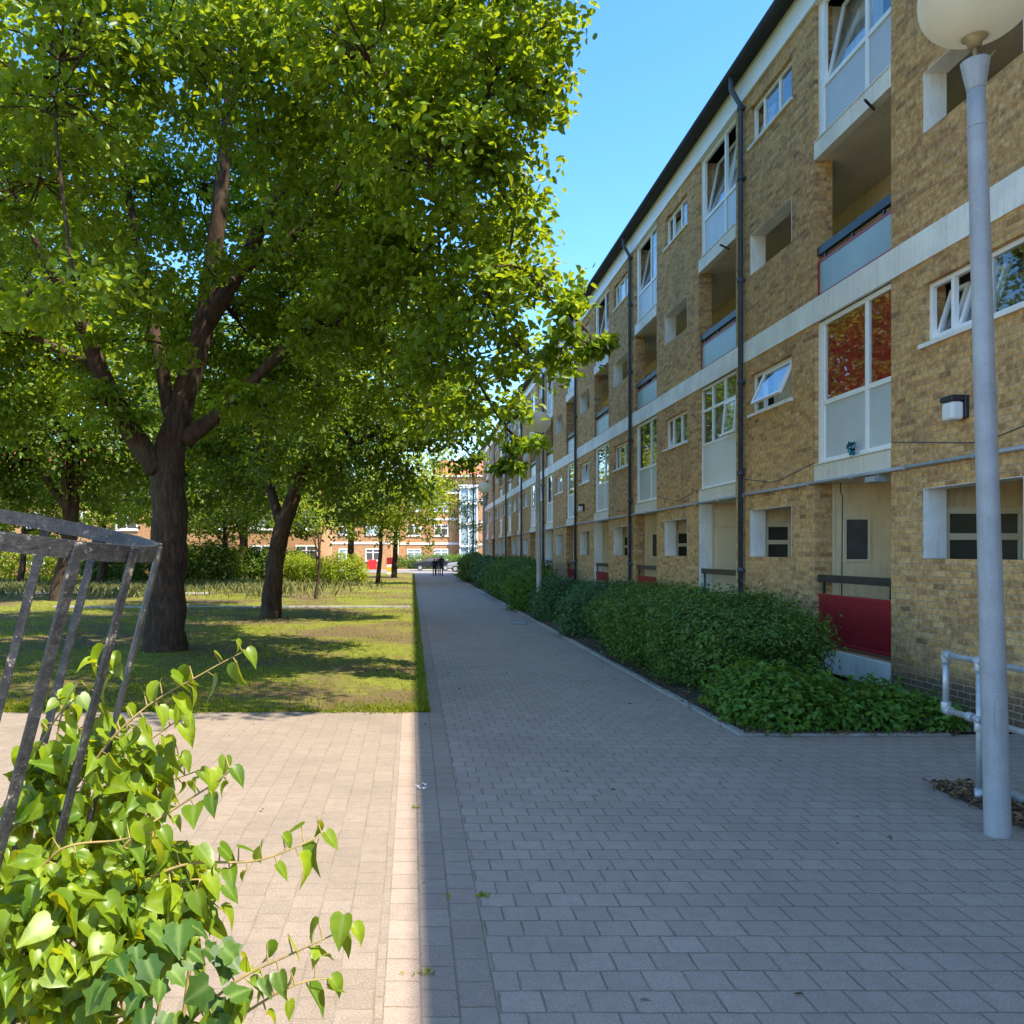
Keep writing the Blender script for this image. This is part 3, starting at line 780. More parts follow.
# ------------------------------------------------------------------ lamp posts, guard rail
def lamp(x, y, lean, label):
    r = empty('lamp_post', (x, y, 0), label, 'street lamp', 'globe lamp posts along the path')
    def L(z): return Vector((x+lean*z/5.1, y, z))
    mb = MB(); mb.tube([L(-.05), L(.02), L(1.0), L(2.2), L(4.6), L(4.66), L(4.67)], [.079, .078, .075, .066, .056, .056, .053], 24)
    p = mb.build('column', M['post'], r)
    mb = MB(); mb.tube([L(4.665), L(4.67), L(4.69), L(4.92)], [.057, .057, .054, .053], 24); mb.build('collar', M['post'], r)
    mb = MB(); mb.tube([L(4.91), L(4.92), L(5.0), L(5.09), L(5.10)], [.053, .056, .070, .084, .084], 24, caps=True); mb.build('flare', M['post'], r)
    if y < 10:
        mb = MB(); 
        pts = []
        for a in np.linspace(0, 2*PI, 33):
            zz = .78+.155*math.copysign(abs(math.sin(a))**.6, math.sin(a)); th = -1.72+.46*math.copysign(abs(math.cos(a))**.6, math.cos(a))
            rr_ = .0765; b = L(zz); pts.append(b+Vector((rr_*math.cos(th), rr_*math.sin(th), 0)))
        mb.tube(pts, .0022, 4, caps=False); mb.build('access_door', M['lead'], r)
    mb = MB(); mb.tube([L(5.08), L(5.24)], .013, 10); mb.tube([L(5.09)+Vector((.07, 0, 0)), L(5.17)+Vector((.13, 0, 0))], .006, 6); mb.lathe(L(5.20), [(.0, -.015), (.04, -.01), (.045, .03), (.075, .05), (.078, .07), (.0, .08)], 24); mb.build('bracket', M['gland'], r)
    mb = MB(); prof = [(.0, -.30)]+[(.345*math.cos(a)**.85 if math.cos(a) > 0 else 0, .30*math.sin(a)) for a in np.linspace(-1.45, 1.5, 22)]+[(0, .30)]
    mb.lathe(L(5.55)+Vector((.03, 0, 0)), prof, 40); mb.build('globe', M['globe'], r)
    return r
lamp(3.86, 5.6, -.15, 'tall grey lamp post with opal globe in the right foreground beside the handrail')
lamp(3.60, 24.0, -.05, 'grey lamp post standing among the shrubs halfway along the path')
lamp(4.04, 48.0, 0, 'most distant grey lamp post rising beyond the clipped hedge')

rail = empty('handrail', (4.24, 6.75, 0), 'galvanised tubular steel handrail by the lamp post', 'railing')
mb = MB(); X, r = 4.24, .024
def ring(mb, p, ax, rr=.036, l=.07):
    a = Vector(ax)*l/2; mb.tube([Vector(p)-a, Vector(p)+a], rr, 14)
mb.tube([(X, 6.75, 1.05), (X, 2.2, 1.05)], r, 12); mb.build('top_rail', M['galv'], rail)
mb = MB(); mb.tube([(X, 6.75, .615), (X, 2.2, .615)], r, 12); mb.build('lower_rail', M['galv'], rail)
mb = MB(); mb.tube([(X, 6.75, 1.05), (X, 6.75, .615)], r, 12); mb.build('end_bar', M['galv'], rail)
for yy in (6.35, 4.7, 3.0):
    mb = MB(); mb.tube([(X, yy, 0), (X, yy, 1.05)], r, 12); ring(mb, (X, yy, .05), (0, 0, 1), .034, .1); mb.build('leg', M['galv'], rail)
for p, ax in (((X, 6.75, 1.02), (0, 0, 1)), ((X, 6.72, 1.05), (0, 1, 0)), ((X, 6.75, .645), (0, 0, 1)), ((X, 6.72, .615), (0, 1, 0)), ((X, 6.35, 1.05), (0, 1, 0)), ((X, 6.35, 1.01), (0, 0, 1)), ((X, 6.35, .615), (0, 1, 0)), ((X, 6.35, .56), (0, 0, 1)), ((X, 6.45, .615), (0, 1, 0))):
    mb = MB(); ring(mb, p, ax); mb.build('clamp', M['galv'], rail, bevel=.004)

# ------------------------------------------------------------------ tree guard and climber in the near left corner
ax = Vector((.243, .03, .97)).normalized(); gx = Vector((.983, 0, -.180)).normalized(); gy = Vector((-.007, 1, .022)).normalized()   # the hoop is knocked a little out of square
gt = Vector((-.733, 1.42, 1.912)); RG = .30
guard = empty('tree_guard', (gt-ax*1.93).to_tuple(), 'leaning round tree guard of flaking black iron bars in the near left corner', 'tree guard')
def ringband(mb, c, R, h, th=.007, n=48):
    for k in range(n):
        a0, a1 = 2*PI*k/n, 2*PI*(k+1)/n
        for (Ra, Rb, flip) in ((R, R, False),):
            p = lambda a, rr, z: c+gx*(rr*math.cos(a))+gy*(rr*math.sin(a))+ax*z
            mb.face([p(a0, R, -h/2), p(a1, R, -h/2), p(a1, R, h/2), p(a0, R, h/2)], smooth=True)
            mb.face([p(a1, R-th, -h/2), p(a0, R-th, -h/2), p(a0, R-th, h/2), p(a1, R-th, h/2)], smooth=True)
            mb.face([p(a0, R, h/2), p(a1, R, h/2), p(a1, R-th, h/2), p(a0, R-th, h/2)]); mb.face([p(a1, R, -h/2), p(a0, R, -h/2), p(a0, R-th, -h/2), p(a1, R-th, -h/2)])
for dz, nm in ((0, 'top_hoop'), (-1.05, 'hoop'), (-1.82, 'hoop')):
    mb = MB(); ringband(mb, gt+ax*dz, RG, .027); mb.build(nm, M['iron'], guard)
for k in range(17):
    a = -.26-k*2*PI/17
    cdir = gx*math.cos(a)+gy*math.sin(a); tdir = -gx*math.sin(a)+gy*math.cos(a)
    mb = MB(); c0 = gt+cdir*(RG+.0045)
    Mx = Matrix(((cdir.x, tdir.x, ax.x, c0.x), (cdir.y, tdir.y, ax.y, c0.y), (cdir.z, tdir.z, ax.z, c0.z), (0, 0, 0, 1)))
    mb.box(0, .006, -.0092, .0092, -1.93, .013, M=Mx); mb.build('bar', M['iron'], guard, bevel=.0015)

vine = empty('climbing_plant', (-.62, 1.5, 0), 'lime green climber with heart shaped leaves growing through the tree guard', 'plant')
stem = MB(); VP_, VN, VT, VS = [], [], [], []
def leafy(pts, step, d, sz=.042, droop=1.0):
    P = bez([at(*p) for p in pts], 8); stem.tube(P, list(np.linspace(.003, .001, len(P))), 5, caps=False)
    acc = 0; side = 1
    for a, b in zip(P, P[1:]):
        acc += (b-a).length
        if acc > step:
            acc = 0; side *= -1; t = (b-a).normalized()
            sd = t.cross(Vector((0, -1, .3))).normalized()*side
            pet = b+sd*.018+Vector((0, random.uniform(-.02, .02), .006)); stem.tube([b, pet], [.0015, .001], 4, caps=False)
            VP_.append(tuple(pet)); VT.append(tuple(sd*.5+t*.5+Vector((random.uniform(-.3, .3), random.uniform(-.4, .2), -1.5*droop))))
            VN.append(tuple(Vector((random.uniform(-.9, 1.1), random.uniform(-1.0, .35), random.uniform(-.1, 1.0))))); VS.append(sz*random.choice((.5, .7, .85, 1.0, 1.15)))
    VP_.append(tuple(P[-1])); VT.append((t.x*.6, -.1, -.7)); VN.append((.5, -.6, .5)); VS.append(sz*.8)
shoots = [
 [(50,880,1.42),(90,770,1.42),(140,712,1.44),(200,675,1.46),(246,650,1.48)],
 [(80,900,1.38),(130,840,1.38),(180,805,1.4),(215,783,1.4),(233,768,1.4)],
 [(110,900,1.36),(180,866,1.36),(255,861,1.38),(300,845,1.4),(326,832,1.42)],
 [(170,1040,1.3),(235,982,1.32),(300,950,1.34),(352,926,1.36)],
 [(180,1060,1.3),(250,1010,1.32),(295,985,1.32),(330,978,1.33)],
 [(50,860,1.5),(80,740,1.5),(98,680,1.5),(110,655,1.5)],
 [(10,850,1.45),(30,770,1.45),(55,720,1.45),(80,695,1.45)],
 [(60,870,1.6),(110,770,1.6),(150,740,1.62),(185,715,1.62)],
 [(90,860,1.5),(130,790,1.5),(160,760,1.5),(180,755,1.5)],
 [(60,900,1.55),(110,820,1.55),(150,790,1.55),(200,770,1.55)],
 [(20,900,1.3),(60,850,1.3),(120,840,1.32),(160,830,1.3)],
 [(20,860,1.6),(50,780,1.6),(60,720,1.6),(70,700,1.6)],
 [(100,960,1.35),(150,900,1.35),(190,880,1.35),(225,885,1.35)],
 [(150,1000,1.4),(190,930,1.4),(215,900,1.42),(205,880,1.42)],
]
for s_ in shoots: leafy(s_, .0135, 1.4)
# dense mass round and inside the guard down to the ground
for (c, r, n) in ((at(60, 930, 1.35), (.16, .15, .12), 800), (at(150, 900, 1.4), (.10, .12, .09), 360), (at(90, 790, 1.5), (.13, .12, .10), 380), (at(-80, 950, 1.4), (.2, .2, .2), 200),
                  (Vector((-.62, 1.42, .95)), (.27, .26, .25), 300), (Vector((-.62, 1.45, .6)), (.32, .3, .35), 260), (Vector((-.62, 1.5, .3)), (.36, .33, .32), 260), (at(10, 880, 1.25), (.12, .08, .06), 50)):
    u = unit(n); rad = RNG.uniform(.35, 1, n)**.5; q = np.array(c)+u*np.array(r)*rad[:, None]
    for i in range(n):
        if q[i][2] < .05: continue
        VP_.append(tuple(q[i])); VT.append(tuple(u[i]*.5+RNG.normal(size=3)*.7+np.array([.15, -.15, -.55]))); VN.append(tuple(u[i]*.4+np.array([.25, -.35, .65])+RNG.normal(size=3)*.6)); VS.append(.016+.040*RNG.random()**1.8)
for i in range(26):
    x, y = -.62+random.uniform(-.2, .2), 1.48+random.uniform(-.2, .2)
    stem.tube(bez([(x, y, 0), (x+random.uniform(-.1, .1), y+random.uniform(-.1, .1), .5), (x+random.uniform(-.2, .25), y+random.uniform(-.15, .1), random.uniform(.9, 1.35))], 5), .004, 5, caps=False)
stem.build('stem', M['twig'], vine)
leaf_mesh('leaves', np.array(VP_), np.array(VN), np.array(VT), np.array(VS), M['leaf_vine'], 'heart', vine, width=.95)
ivy = empty('ivy', (-.42, 1.22, 0), 'dark glossy lobed ivy below the climber at the bottom left', 'plant')
n = 130; u = unit(n); q = np.concatenate([np.array(at(165, 985, 1.27))+u[:50]*np.array([.10, .09, .085]), np.array((-.42, 1.22, .75))+u[50:]*np.array([.15, .12, .35])])
leaf_mesh('leaves', q, u*.3+np.array([.25, -.5, .7])+RNG.normal(size=(n, 3))*.45, RNG.normal(size=(n, 3))*.45+np.array([.1, -.1, -.7]), RNG.uniform(.026, .05, n), M['leaf_ivy'], 'ivy', ivy)
mb = MB()
for i in range(9):
    x = -.42+random.uniform(-.1, .1); mb.tube(bez([(x, 1.25, 0), (x+random.uniform(-.08, .08), 1.25, .5), (x+random.uniform(-.1, .1), 1.22, 1.15)], 5), .005, 5, caps=False)
mb.build('stem', M['bark'], ivy)

# ------------------------------------------------------------------ hedges and shrubs along the block
shrub('hedge', 'large dense dark green hedge nearest the camera in front of the brick block', 'hedge', [((4.45, 12.3, .60), (.86, 1.75, .62), 3.2), ((4.3, 14.4, .58), (.86, 1.2, .62), 2.8), ((4.45, 16.2, .56), (.90, 1.3, .60), 2.8)], M['leaf_hedge'], 95000, .052)
shrub('low_shrub', 'low sprawling light green shrub at the front corner of the planting bed', 'shrub', [((4.1, 9.55, .20), (.72, .78, .33), 2.4), ((4.9, 9.5, .12), (.75, .68, .24), 2.2), ((5.4, 9.3, .08), (.4, .5, .14), 2.2)], M['leaf_lime'], 15000, .075, clump=10, clump_s=.06)
shrub('shrub', 'blue green rounded shrub behind the large hedge at the path edge', 'shrub', [((4.05, 18.9, .42), (.72, 1.1, .50), 2.4), ((4.7, 20.8, .50), (.85, 1.2, .58), 2.4)], M['leaf_blue'], 30000, .06)
shrub('shrub', 'blue green spreading shrub at the foot of the middle lamp post', 'shrub', [((4.25, 23.6, .48), (.92, 1.3, .56), 2.4)], M['leaf_blue'], 16000, .065)
shrub('shrub', 'yellow green feathery shrub between the lamp post and the clipped hedge', 'shrub', [((3.95, 27.6, .58), (.70, 1.4, .74), 2.1)], M['leaf_lime'], 14000, .085, clump=8, clump_s=.1)
shrub('hedge', 'square clipped green hedge beyond the yellow green shrub', 'hedge', [((4.35, 35.3, .72), (.95, 4.4, .74), 5)], M['leaf_hedge'], 36000, .08)
shrub('shrub', 'dark round shrub beyond the clipped hedge, nearer one', 'shrub', [((4.3, 46, .75), (.9, 2.6, .82), 2.6)], M['leaf_blue'], 12000, .10)
shrub('shrub', 'dark round shrub at the far end of the planting bed', 'shrub', [((4.1, 56, .85), (1.0, 4.2, .95), 2.6)], M['leaf_hedge'], 12000, .11)
shrub('hedge', 'long dark boundary hedge in front of the orange brick houses', 'hedge', [((-15, 62, .85), (8.6, .7, .95), 5)], M['leaf_far'], 26000, .14, clump_s=.12)
shrub('shrub', 'light green bush growing at the far edge of the lawn', 'shrub', [((-7.2, 54, .75), (1.6, 1.1, .95), 2.3)], M['leaf_young'], 7000, .13, clump_s=.14)
shrub('shrub', 'sunlit bush seen under the left tree', 'shrub', [((-24.5, 52, 1.3), (4.5, 1.6, 1.5), 2.5)], M['leaf_young'], 14000, .16, clump_s=.16)
shrub('shrub', 'low green bushes in front of the end house', 'shrub', [((3.5, 98, .7), (5.5, .9, .8), 3)], M['leaf_lime'], 9000, .16, clump_s=.14)

p_ = at(208, 545, 50); shrub('shrub', 'dark round bush left of the forked dark tree', 'shrub', [((p_.x, 50, 1.1), (1.9, 1.4, 1.25), 2.3)], M['leaf_far'], 9000, .16, clump_s=.15)
p_ = at(345, 555, 49); shrub('shrub', 'light green bush between the sapling and the straight pale tree', 'shrub', [((p_.x, 49, .7), (1.2, 1.0, .95), 2.3)], M['leaf_young'], 5000, .13, clump_s=.13)
p_ = at(115, 545, 47); shrub('shrub', 'dark bush between the left tree and the largest trunk', 'shrub', [((p_.x, 47, 1.0), (1.7, 1.3, 1.2), 2.3)], M['leaf_hedge'], 8000, .15, clump_s=.15)
p_ = at(270, 545, 57); shrub('shrub', 'dark bush behind the leaning trunk', 'shrub', [((p_.x, 57, 1.0), (2.2, 1.3, 1.1), 2.3)], M['leaf_far'], 8000, .16, clump_s=.15)

# ------------------------------------------------------------------ trees
def L(px, py, d, r, k=1.): return (tuple(at(px, py, d)), r, k)
bx, by = -4.6, 15.8
tA = at(168, 466, 15.8)
tree('tree', (bx, by, 0), 'largest tree, thick forked brown trunk and broad sunlit crown over the path',
 [((bx, by, -.1), .52), ((bx, by, .25), .40), ((bx+.05, by, 1.2), .33), ((bx+.1, by, 2.4), .33), (tuple(tA), .30), (tuple(at(183, 400, 15.9)), .22), (tuple(at(205, 320, 16)), .19), (tuple(at(218, 220, 16)), .15), (tuple(at(228, 110, 16)), .10), (tuple(at(235, 0, 16)), .06)],
 [[(tuple(at(158, 470, 15.7)), .22), (tuple(at(128, 425, 15.5)), .19), (tuple(at(100, 370, 15.2)), .16), (tuple(at(80, 320, 14.8)), .12), (tuple(at(40, 250, 14)), .08)],
  [(tuple(at(185, 440, 15.8)), .18), (tuple(at(235, 400, 15.6)), .12), (tuple(at(285, 350, 15.4)), .09), (tuple(at(360, 300, 15)), .06), (tuple(at(440, 270, 14.8)), .04)],
  [(tuple(at(206, 325, 16)), .17), (tuple(at(240, 270, 15.8)), .14), (tuple(at(275, 200, 15.5)), .12), (tuple(at(318, 130, 15.2)), .09), (tuple(at(380, 60, 15)), .06)],
  [(tuple(at(240, 272, 15.8)), .10), (tuple(at(300, 230, 15.4)), .08), (tuple(at(360, 170, 15)), .06), (tuple(at(470, 100, 14.5)), .04)],
  [(tuple(at(175, 440, 15.8)), .15), (tuple(at(160, 360, 16)), .12), (tuple(at(140, 260, 16.5)), .09), (tuple(at(120, 150, 16.5)), .06)],
  [(tuple(at(100, 372, 15.2)), .10), (tuple(at(50, 345, 15.4)), .07), (tuple(at(0, 320, 15.5)), .05)]],
 [L(490,95,10.4,.98), L(530,35,10.8,.55), L(545,88,10.3,.38), L(475,-40,11.2,1.2,.7), L(435,165,10.5,1.1), L(492,172,10.6,.46), L(370,60,10.5,1.3), L(300,-10,12.5,1.6,.7), L(430,20,12,1.5), L(500,20,12.5,.9), L(250,80,12.5,1.5), L(150,40,11,1.4), L(60,60,10,1.3),
  L(470,120,13,1.3), L(490,230,12.5,.85), L(515,215,11.5,.42), L(420,255,12.5,1.2), L(350,160,13,1.5), L(400,-60,13.5,1.8,.5),
  L(200,-130,15.5,3,.9), L(380,-130,16.5,3,.9), L(40,180,12,1.5), L(110,200,17.5,1.9), L(330,215,17.5,1.7), L(-60,100,14,2.2), L(-60,280,15,2.), L(75,290,9.2,(.70,.5,.20)), L(20,300,9.6,(.5,.5,.22)),
  L(485,300,11.6,.95), L(540,285,11.2,.48), L(574,318,11,.28), L(594,346,11,.16), L(530,358,12,.55), L(560,350,11.4,.32), L(455,345,12.5,1.0), L(495,412,13,.55), L(522,442,13,.24), L(506,468,13,.20), L(390,300,15,1.3), L(300,160,19,2), L(200,190,19,2), L(230,0,19,2.4), L(245,330,18,1.5), L(290,290,18,1.5), L(150,325,18,1.4), L(390,375,16,1.1), L(305,385,18.5,1.3), L(225,400,19,1.1), L(50,360,16,1.3), L(-10,380,16,1.4), L(440,410,15,.8), L(350,250,16.5,1.4),
  L(112,345,14.2,.45,.7), L(212,275,14.6,.55,.7), L(238,395,15,.42,.7), L(168,345,14.8,.45,.7), L(262,240,14.4,.55,.7), L(305,335,14.6,.5,.7), L(135,425,15,.3,.7),
  L(335,325,14.5,.9), L(150,290,14.3,.8), L(95,400,14.8,.6), L(265,405,15.2,.5), L(380,270,13,.9),
  ((1.5, 7.6, 9.8), 1.1, .9), ((-1.0, 7.5, 10.3), 1.3, .8), ((2.9, 7.9, 9.0), .8, .7), ((2.4, 9.2, 10.2), 1.0, .7), ((2.0, 6.9, 9.6), .9, .8), ((3.0, 6.9, 8.9), .6, .7), ((.4, 9.2, 10.9), 1.2, .5), ((.2, 7.4, 9.2), .9, .55), ((-3.2, 7.6, 10.4), 1.3, .6), ((-1.6, 9.6, 11.4), 1.3, .6)],
 M['leaf_big'], leaf=.122, per_m2=3.6, leaves=38, spread=.19, shape='diamond', twigs=.35)
bx, by = -3.94, 23.6
tree('tree', (bx, by, 0), 'second tree behind the largest one, slim trunk leaning right', 
 [((bx, by, -.1), .36), ((bx+.03, by, .3), .29), ((bx+.12, by, 1.4), .25), (tuple(at(282, 530, 23.6)), .23), (tuple(at(300, 480, 23.5)), .19), (tuple(at(322, 420, 23.4)), .14), (tuple(at(340, 340, 23.2)), .08)],
 [[(tuple(at(282, 530, 23.6)), .16), (tuple(at(268, 480, 23.8)), .12), (tuple(at(250, 420, 24)), .08)],
  [(tuple(at(300, 480, 23.5)), .13), (tuple(at(345, 450, 23)), .09), (tuple(at(400, 420, 22.5)), .06)]],
 [L(330,415,22,1.7), L(400,400,22,1.6), L(445,425,22.5,1.1), L(470,455,22.5,.55), L(280,375,24,1.8), L(360,320,24,2.2), L(240,420,26,1.7), L(310,300,27,2.2), L(430,350,24,1.5), L(385,455,23,.9), L(320,475,24,.9), L(225,465,26,1.2), L(200,420,26,1.5), L(350,500,25,.8), L(285,440,25.5,1.5), L(410,480,24,.8), L(250,490,27,.9), L(262,452,22.4,.8), L(305,468,22.3,.6), L(340,478,22.6,.6)],
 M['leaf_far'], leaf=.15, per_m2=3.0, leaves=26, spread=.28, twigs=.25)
def simple_tree(name, label, px, py, lean, hgt, r0, lobes, mat, leaf, per=2., leaves=14, spread=.32, group=None, shape='diamond', nl=3, twigs=.3):
    d = F*H/(py-VY); b = Vector(((px-VX)*d/F, d, 0)); top = b+Vector((lean, 0, hgt))
    tr = [((b.x, b.y, -.1), r0*1.5), (tuple(b+Vector((0, 0, .3))), r0*1.1), (tuple(b.lerp(top, .45)+Vector((.08, .05, 0))), r0*.85), (tuple(top), r0*.45)]
    lm = []
    for i in range(nl):
        s_ = b.lerp(top, .5+.12*i); c = Vector(lobes[i % len(lobes)][0]); lm.append([(tuple(s_), r0*.5), (tuple((s_+c)/2+Vector((0, 0, .3))), r0*.32), (tuple(c), r0*.15)])
    return tree(name, tuple(b), label, tr, lm, lobes, mat, leaf, per, leaves, spread, shape, group, twigs)
G = 'trees on the lawn'
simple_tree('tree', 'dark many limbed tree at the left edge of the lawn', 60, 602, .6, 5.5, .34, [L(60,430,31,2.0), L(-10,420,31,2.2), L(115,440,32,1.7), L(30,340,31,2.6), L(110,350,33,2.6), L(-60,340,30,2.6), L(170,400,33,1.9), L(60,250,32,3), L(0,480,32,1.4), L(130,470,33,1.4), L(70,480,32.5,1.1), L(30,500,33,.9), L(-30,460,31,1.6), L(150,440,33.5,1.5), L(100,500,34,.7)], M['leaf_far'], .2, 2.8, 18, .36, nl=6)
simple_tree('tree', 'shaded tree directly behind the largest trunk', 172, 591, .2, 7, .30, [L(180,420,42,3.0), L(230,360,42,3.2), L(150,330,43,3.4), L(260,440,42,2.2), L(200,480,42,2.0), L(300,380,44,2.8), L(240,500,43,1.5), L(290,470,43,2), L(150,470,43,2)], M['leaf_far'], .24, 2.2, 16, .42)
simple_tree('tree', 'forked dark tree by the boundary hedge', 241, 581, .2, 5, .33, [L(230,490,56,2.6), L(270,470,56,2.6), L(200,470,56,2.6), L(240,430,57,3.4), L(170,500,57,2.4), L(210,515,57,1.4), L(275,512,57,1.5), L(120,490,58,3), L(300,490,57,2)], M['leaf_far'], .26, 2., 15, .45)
simple_tree('sapling', 'small thin stemmed sapling on the lawn right of the leaning trunk', 316, 600, .1, 2.6, .06, [L(312,520,34.5,.75), L(330,505,34,.7), L(295,508,35,.7), L(318,488,34.5,.8)], M['leaf_young'], .12, 2.6, 12, .2)
simple_tree('young_tree', 'bright young tree with straight pale trunk near the path edge', 378, 584, .2, 5, .13, [L(378,500,51,2.1), L(400,470,51,2.0), L(415,505,50,1.5), L(360,520,51,1.6), L(430,490,50,1.3), L(425,525,50,.9), L(392,530,51,1.1), L(440,522,50,.9), L(430,545,50,.55), L(448,505,50,.6), L(455,478,50,.7), L(436,500,48,.9)], M['leaf_young'], .19, 2.0, 14, .34)
simple_tree('young_tree', 'bright young tree with dark trunk behind the straight pale one', 394, 578, .1, 6, .2, [L(400,510,62,2.2), L(425,480,62,2.2), L(370,500,62,2.4), L(440,455,62,1.4), L(350,480,63,2.4)], M['leaf_young'], .22, 1.6, 13, .4)
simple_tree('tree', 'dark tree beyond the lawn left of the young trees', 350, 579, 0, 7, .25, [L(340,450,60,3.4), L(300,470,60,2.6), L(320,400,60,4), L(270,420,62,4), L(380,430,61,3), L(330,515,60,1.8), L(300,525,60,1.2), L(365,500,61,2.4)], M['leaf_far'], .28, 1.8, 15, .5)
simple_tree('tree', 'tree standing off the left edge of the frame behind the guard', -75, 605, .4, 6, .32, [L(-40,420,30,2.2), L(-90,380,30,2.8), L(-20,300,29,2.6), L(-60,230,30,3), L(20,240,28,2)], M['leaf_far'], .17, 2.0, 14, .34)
simple_tree('tree', 'low branched green tree between the left tree and the brick terrace', 100, 588, .2, 4, .2, [L(95,500,42,1.7), L(25,490,46,2.3), L(-25,510,45,2), L(130,500,46,1.9), L(60,520,48,1.1), L(60,470,46,2.2), L(190,520,47,1.0), L(0,530,47,.9)], M['leaf_young'], .2, 2.2, 15, .36)
simple_tree('tree', 'low bushy tree behind the leaning trunk and the dark round bush', 222, 585, .2, 4, .18, [L(225,520,50,1.6), L(195,525,50,1.3), L(262,522,50,1.3), L(240,500,50,1.7), L(300,515,51,1.3)], M['leaf_far'], .2, 2.0, 14, .36)
simple_tree('tree', 'low bushy tree hiding the terrace at the left edge of the lawn', 20, 588, .2, 4, .18, [L(25,525,46,1.3), L(-20,535,46,1.3), L(60,535,46,1.2), L(30,500,46,1.6)], M['leaf_young'], .2, 2.0, 14, .36)
simple_tree('slender_tree', 'thin wispy tree against the far end of the brick block', 472, 574, .1, 8.5, .09, [L(468,505,72,1.0), L(475,480,72,1.1), L(466,530,72,.8), L(478,525,72,.8), L(470,455,72,.8), L(462,515,72,.8), L(484,500,71,.7), L(470,545,72,.8)], M['leaf_far'], .17, 2.0, 12, .3)
simple_tree('tree', 'tree at the far left behind the orange houses', 20, 573, 0, 9, .35, [L(20,470,78,4), L(-40,450,78,5), L(70,450,78,4.5), L(20,400,78,5)], M['leaf_far'], .32, .9, 12, .7)

# ------------------------------------------------------------------ grass
def blades(name, x, y, z, h, w, mat, lean=.5, tint=None, label=None, cat='grass'):
    n = len(x); P = np.stack([x, y, z], 1)
    D = np.stack([RNG.normal(size=n)*lean, RNG.normal(size=n)*lean, np.ones(n)], 1)
    a = RNG.uniform(0, 2*PI, n); N = np.stack([np.cos(a), np.sin(a), np.full(n, .15)], 1)
    o = leaf_mesh(name, P, N, D, h, mat, 'diamond', None, tint, width=w)
    return tag(o, label, cat, kind='stuff')
def lz(x, y): return .004+.06*(.5+.5*np.sin(x*1.3+y*.7)*np.cos(y*.9-x*.4))
n = 110000; yy = 10+48*RNG.random(n)**2.1; xx = .17-RNG.random(n)*(2.5+yy*.62)
k = RNG.random(n) < np.clip(.40+.62*np.sin(xx*1.15+np.sin(yy*.9)*1.4)*np.cos(yy*.62+np.sin(xx*.7))+.25*np.sin(xx*3.1)*np.sin(yy*2.3), .10, 1); xx, yy = xx[k], yy[k]; n = len(xx)
blades('grass', xx, yy, lz(xx, yy)-.01, RNG.uniform(.02, .05, n)*(1+.02*yy), .13, M['grass'], .7, None, 'short patchy sunlit grass of the lawn')
n = 9000; yy = 9.93+65*RNG.random(n)**1.7; xx = .20-np.abs(RNG.normal(size=n))*.09
n2 = 5000; xe = .2-RNG.random(n2)*9; ye = 9.97+RNG.normal(size=n2)*.05+.05*np.sin(xe*3.1)+.04*np.sin(xe*7.7)
blades('edge_grass', np.concatenate([xx, xe]), np.concatenate([yy, ye]), np.full(n+n2, .0), RNG.uniform(.02, .06, n+n2), .13, M['grass'], 1.0, None, 'untrimmed grass fringe along the lawn edges')
n = 48000; yy = 43+RNG.normal(size=n)*5.0; xx = -1-RNG.random(n)**.8*28; k = (RNG.random(n) < np.clip((-xx-1)/7, 0, 1)*(.12+.88*np.clip(np.sin(xx*.9+yy*.35)*.7+np.sin(xx*2.3-yy*.6)*.5, 0, 1))) & (yy > 34); xx, yy = xx[k], yy[k]; n = len(xx)
blades('tall_grass', xx, yy, lz(xx, yy)-.01, RNG.uniform(.10, .48, n), .05, M['straw'], .4, None, 'strip of tall pale unmown grass across the lawn')
n = 700; xx = RNG.uniform(4.08, 4.5, n); yy = 4.5+2.32*RNG.random(n); P = np.stack([xx, yy, np.full(n, .03)+RNG.random(n)*.02], 1)
o = leaf_mesh('fallen_leaves', P, RNG.normal(size=(n, 3))*.4+np.array([0, 0, 1.]), RNG.normal(size=(n, 3))*np.array([1, 1, .1]), RNG.uniform(.03, .075, n), M['dry'], 'diamond', None, width=.7)
tag(o, 'brown dry leaf litter round the handrail foot', 'fallen leaves', kind='stuff')
n = 900; yy = 8.6+26*RNG.random(n)**1.6; xx = 3.35+RNG.normal(size=n)*.10+.15; P = np.stack([xx, yy, np.full(n, .05)], 1)
P2 = np.stack([RNG.uniform(3.4, 5.6, 260), 8.68+RNG.normal(size=260)*.06, np.full(260, .03)], 1)
P3 = np.stack([RNG.uniform(-3, 3.3, 130), 3.5+22*RNG.random(130), np.full(130, .008)], 1); P = np.concatenate([P, P2, P3]); n = len(P)
o = leaf_mesh('scattered_leaves', P, RNG.normal(size=(n, 3))*.35+np.array([0, 0, 1.]), RNG.normal(size=(n, 3))*np.array([1, 1, .1]), RNG.uniform(.02, .05, n), M['dry'], 'diamond', None, width=.7)
tag(o, 'small dry leaves scattered on the path and along the bed kerb', 'fallen leaves', kind='stuff')
# tufts in the joints
xs_, ys_ = [], []
for (x, y, m, s_) in ((.04, 3.75, 26, .05), (.385, 4.6, 30, .018), (.03, 6.2, 12, .02), (.2, 4.6, 8, .01)):
    xs_.append(x+RNG.normal(size=m)*s_); ys_.append(y+RNG.normal(size=m)*.012)
xs_ = np.concatenate(xs_); ys_ = np.concatenate(ys_)
blades('joint_weeds', xs_, ys_, np.zeros(len(xs_)), RNG.uniform(.012, .035, len(xs_)), .3, M['grass'], .9, None, 'tiny weeds growing in the paving joints', 'weeds')

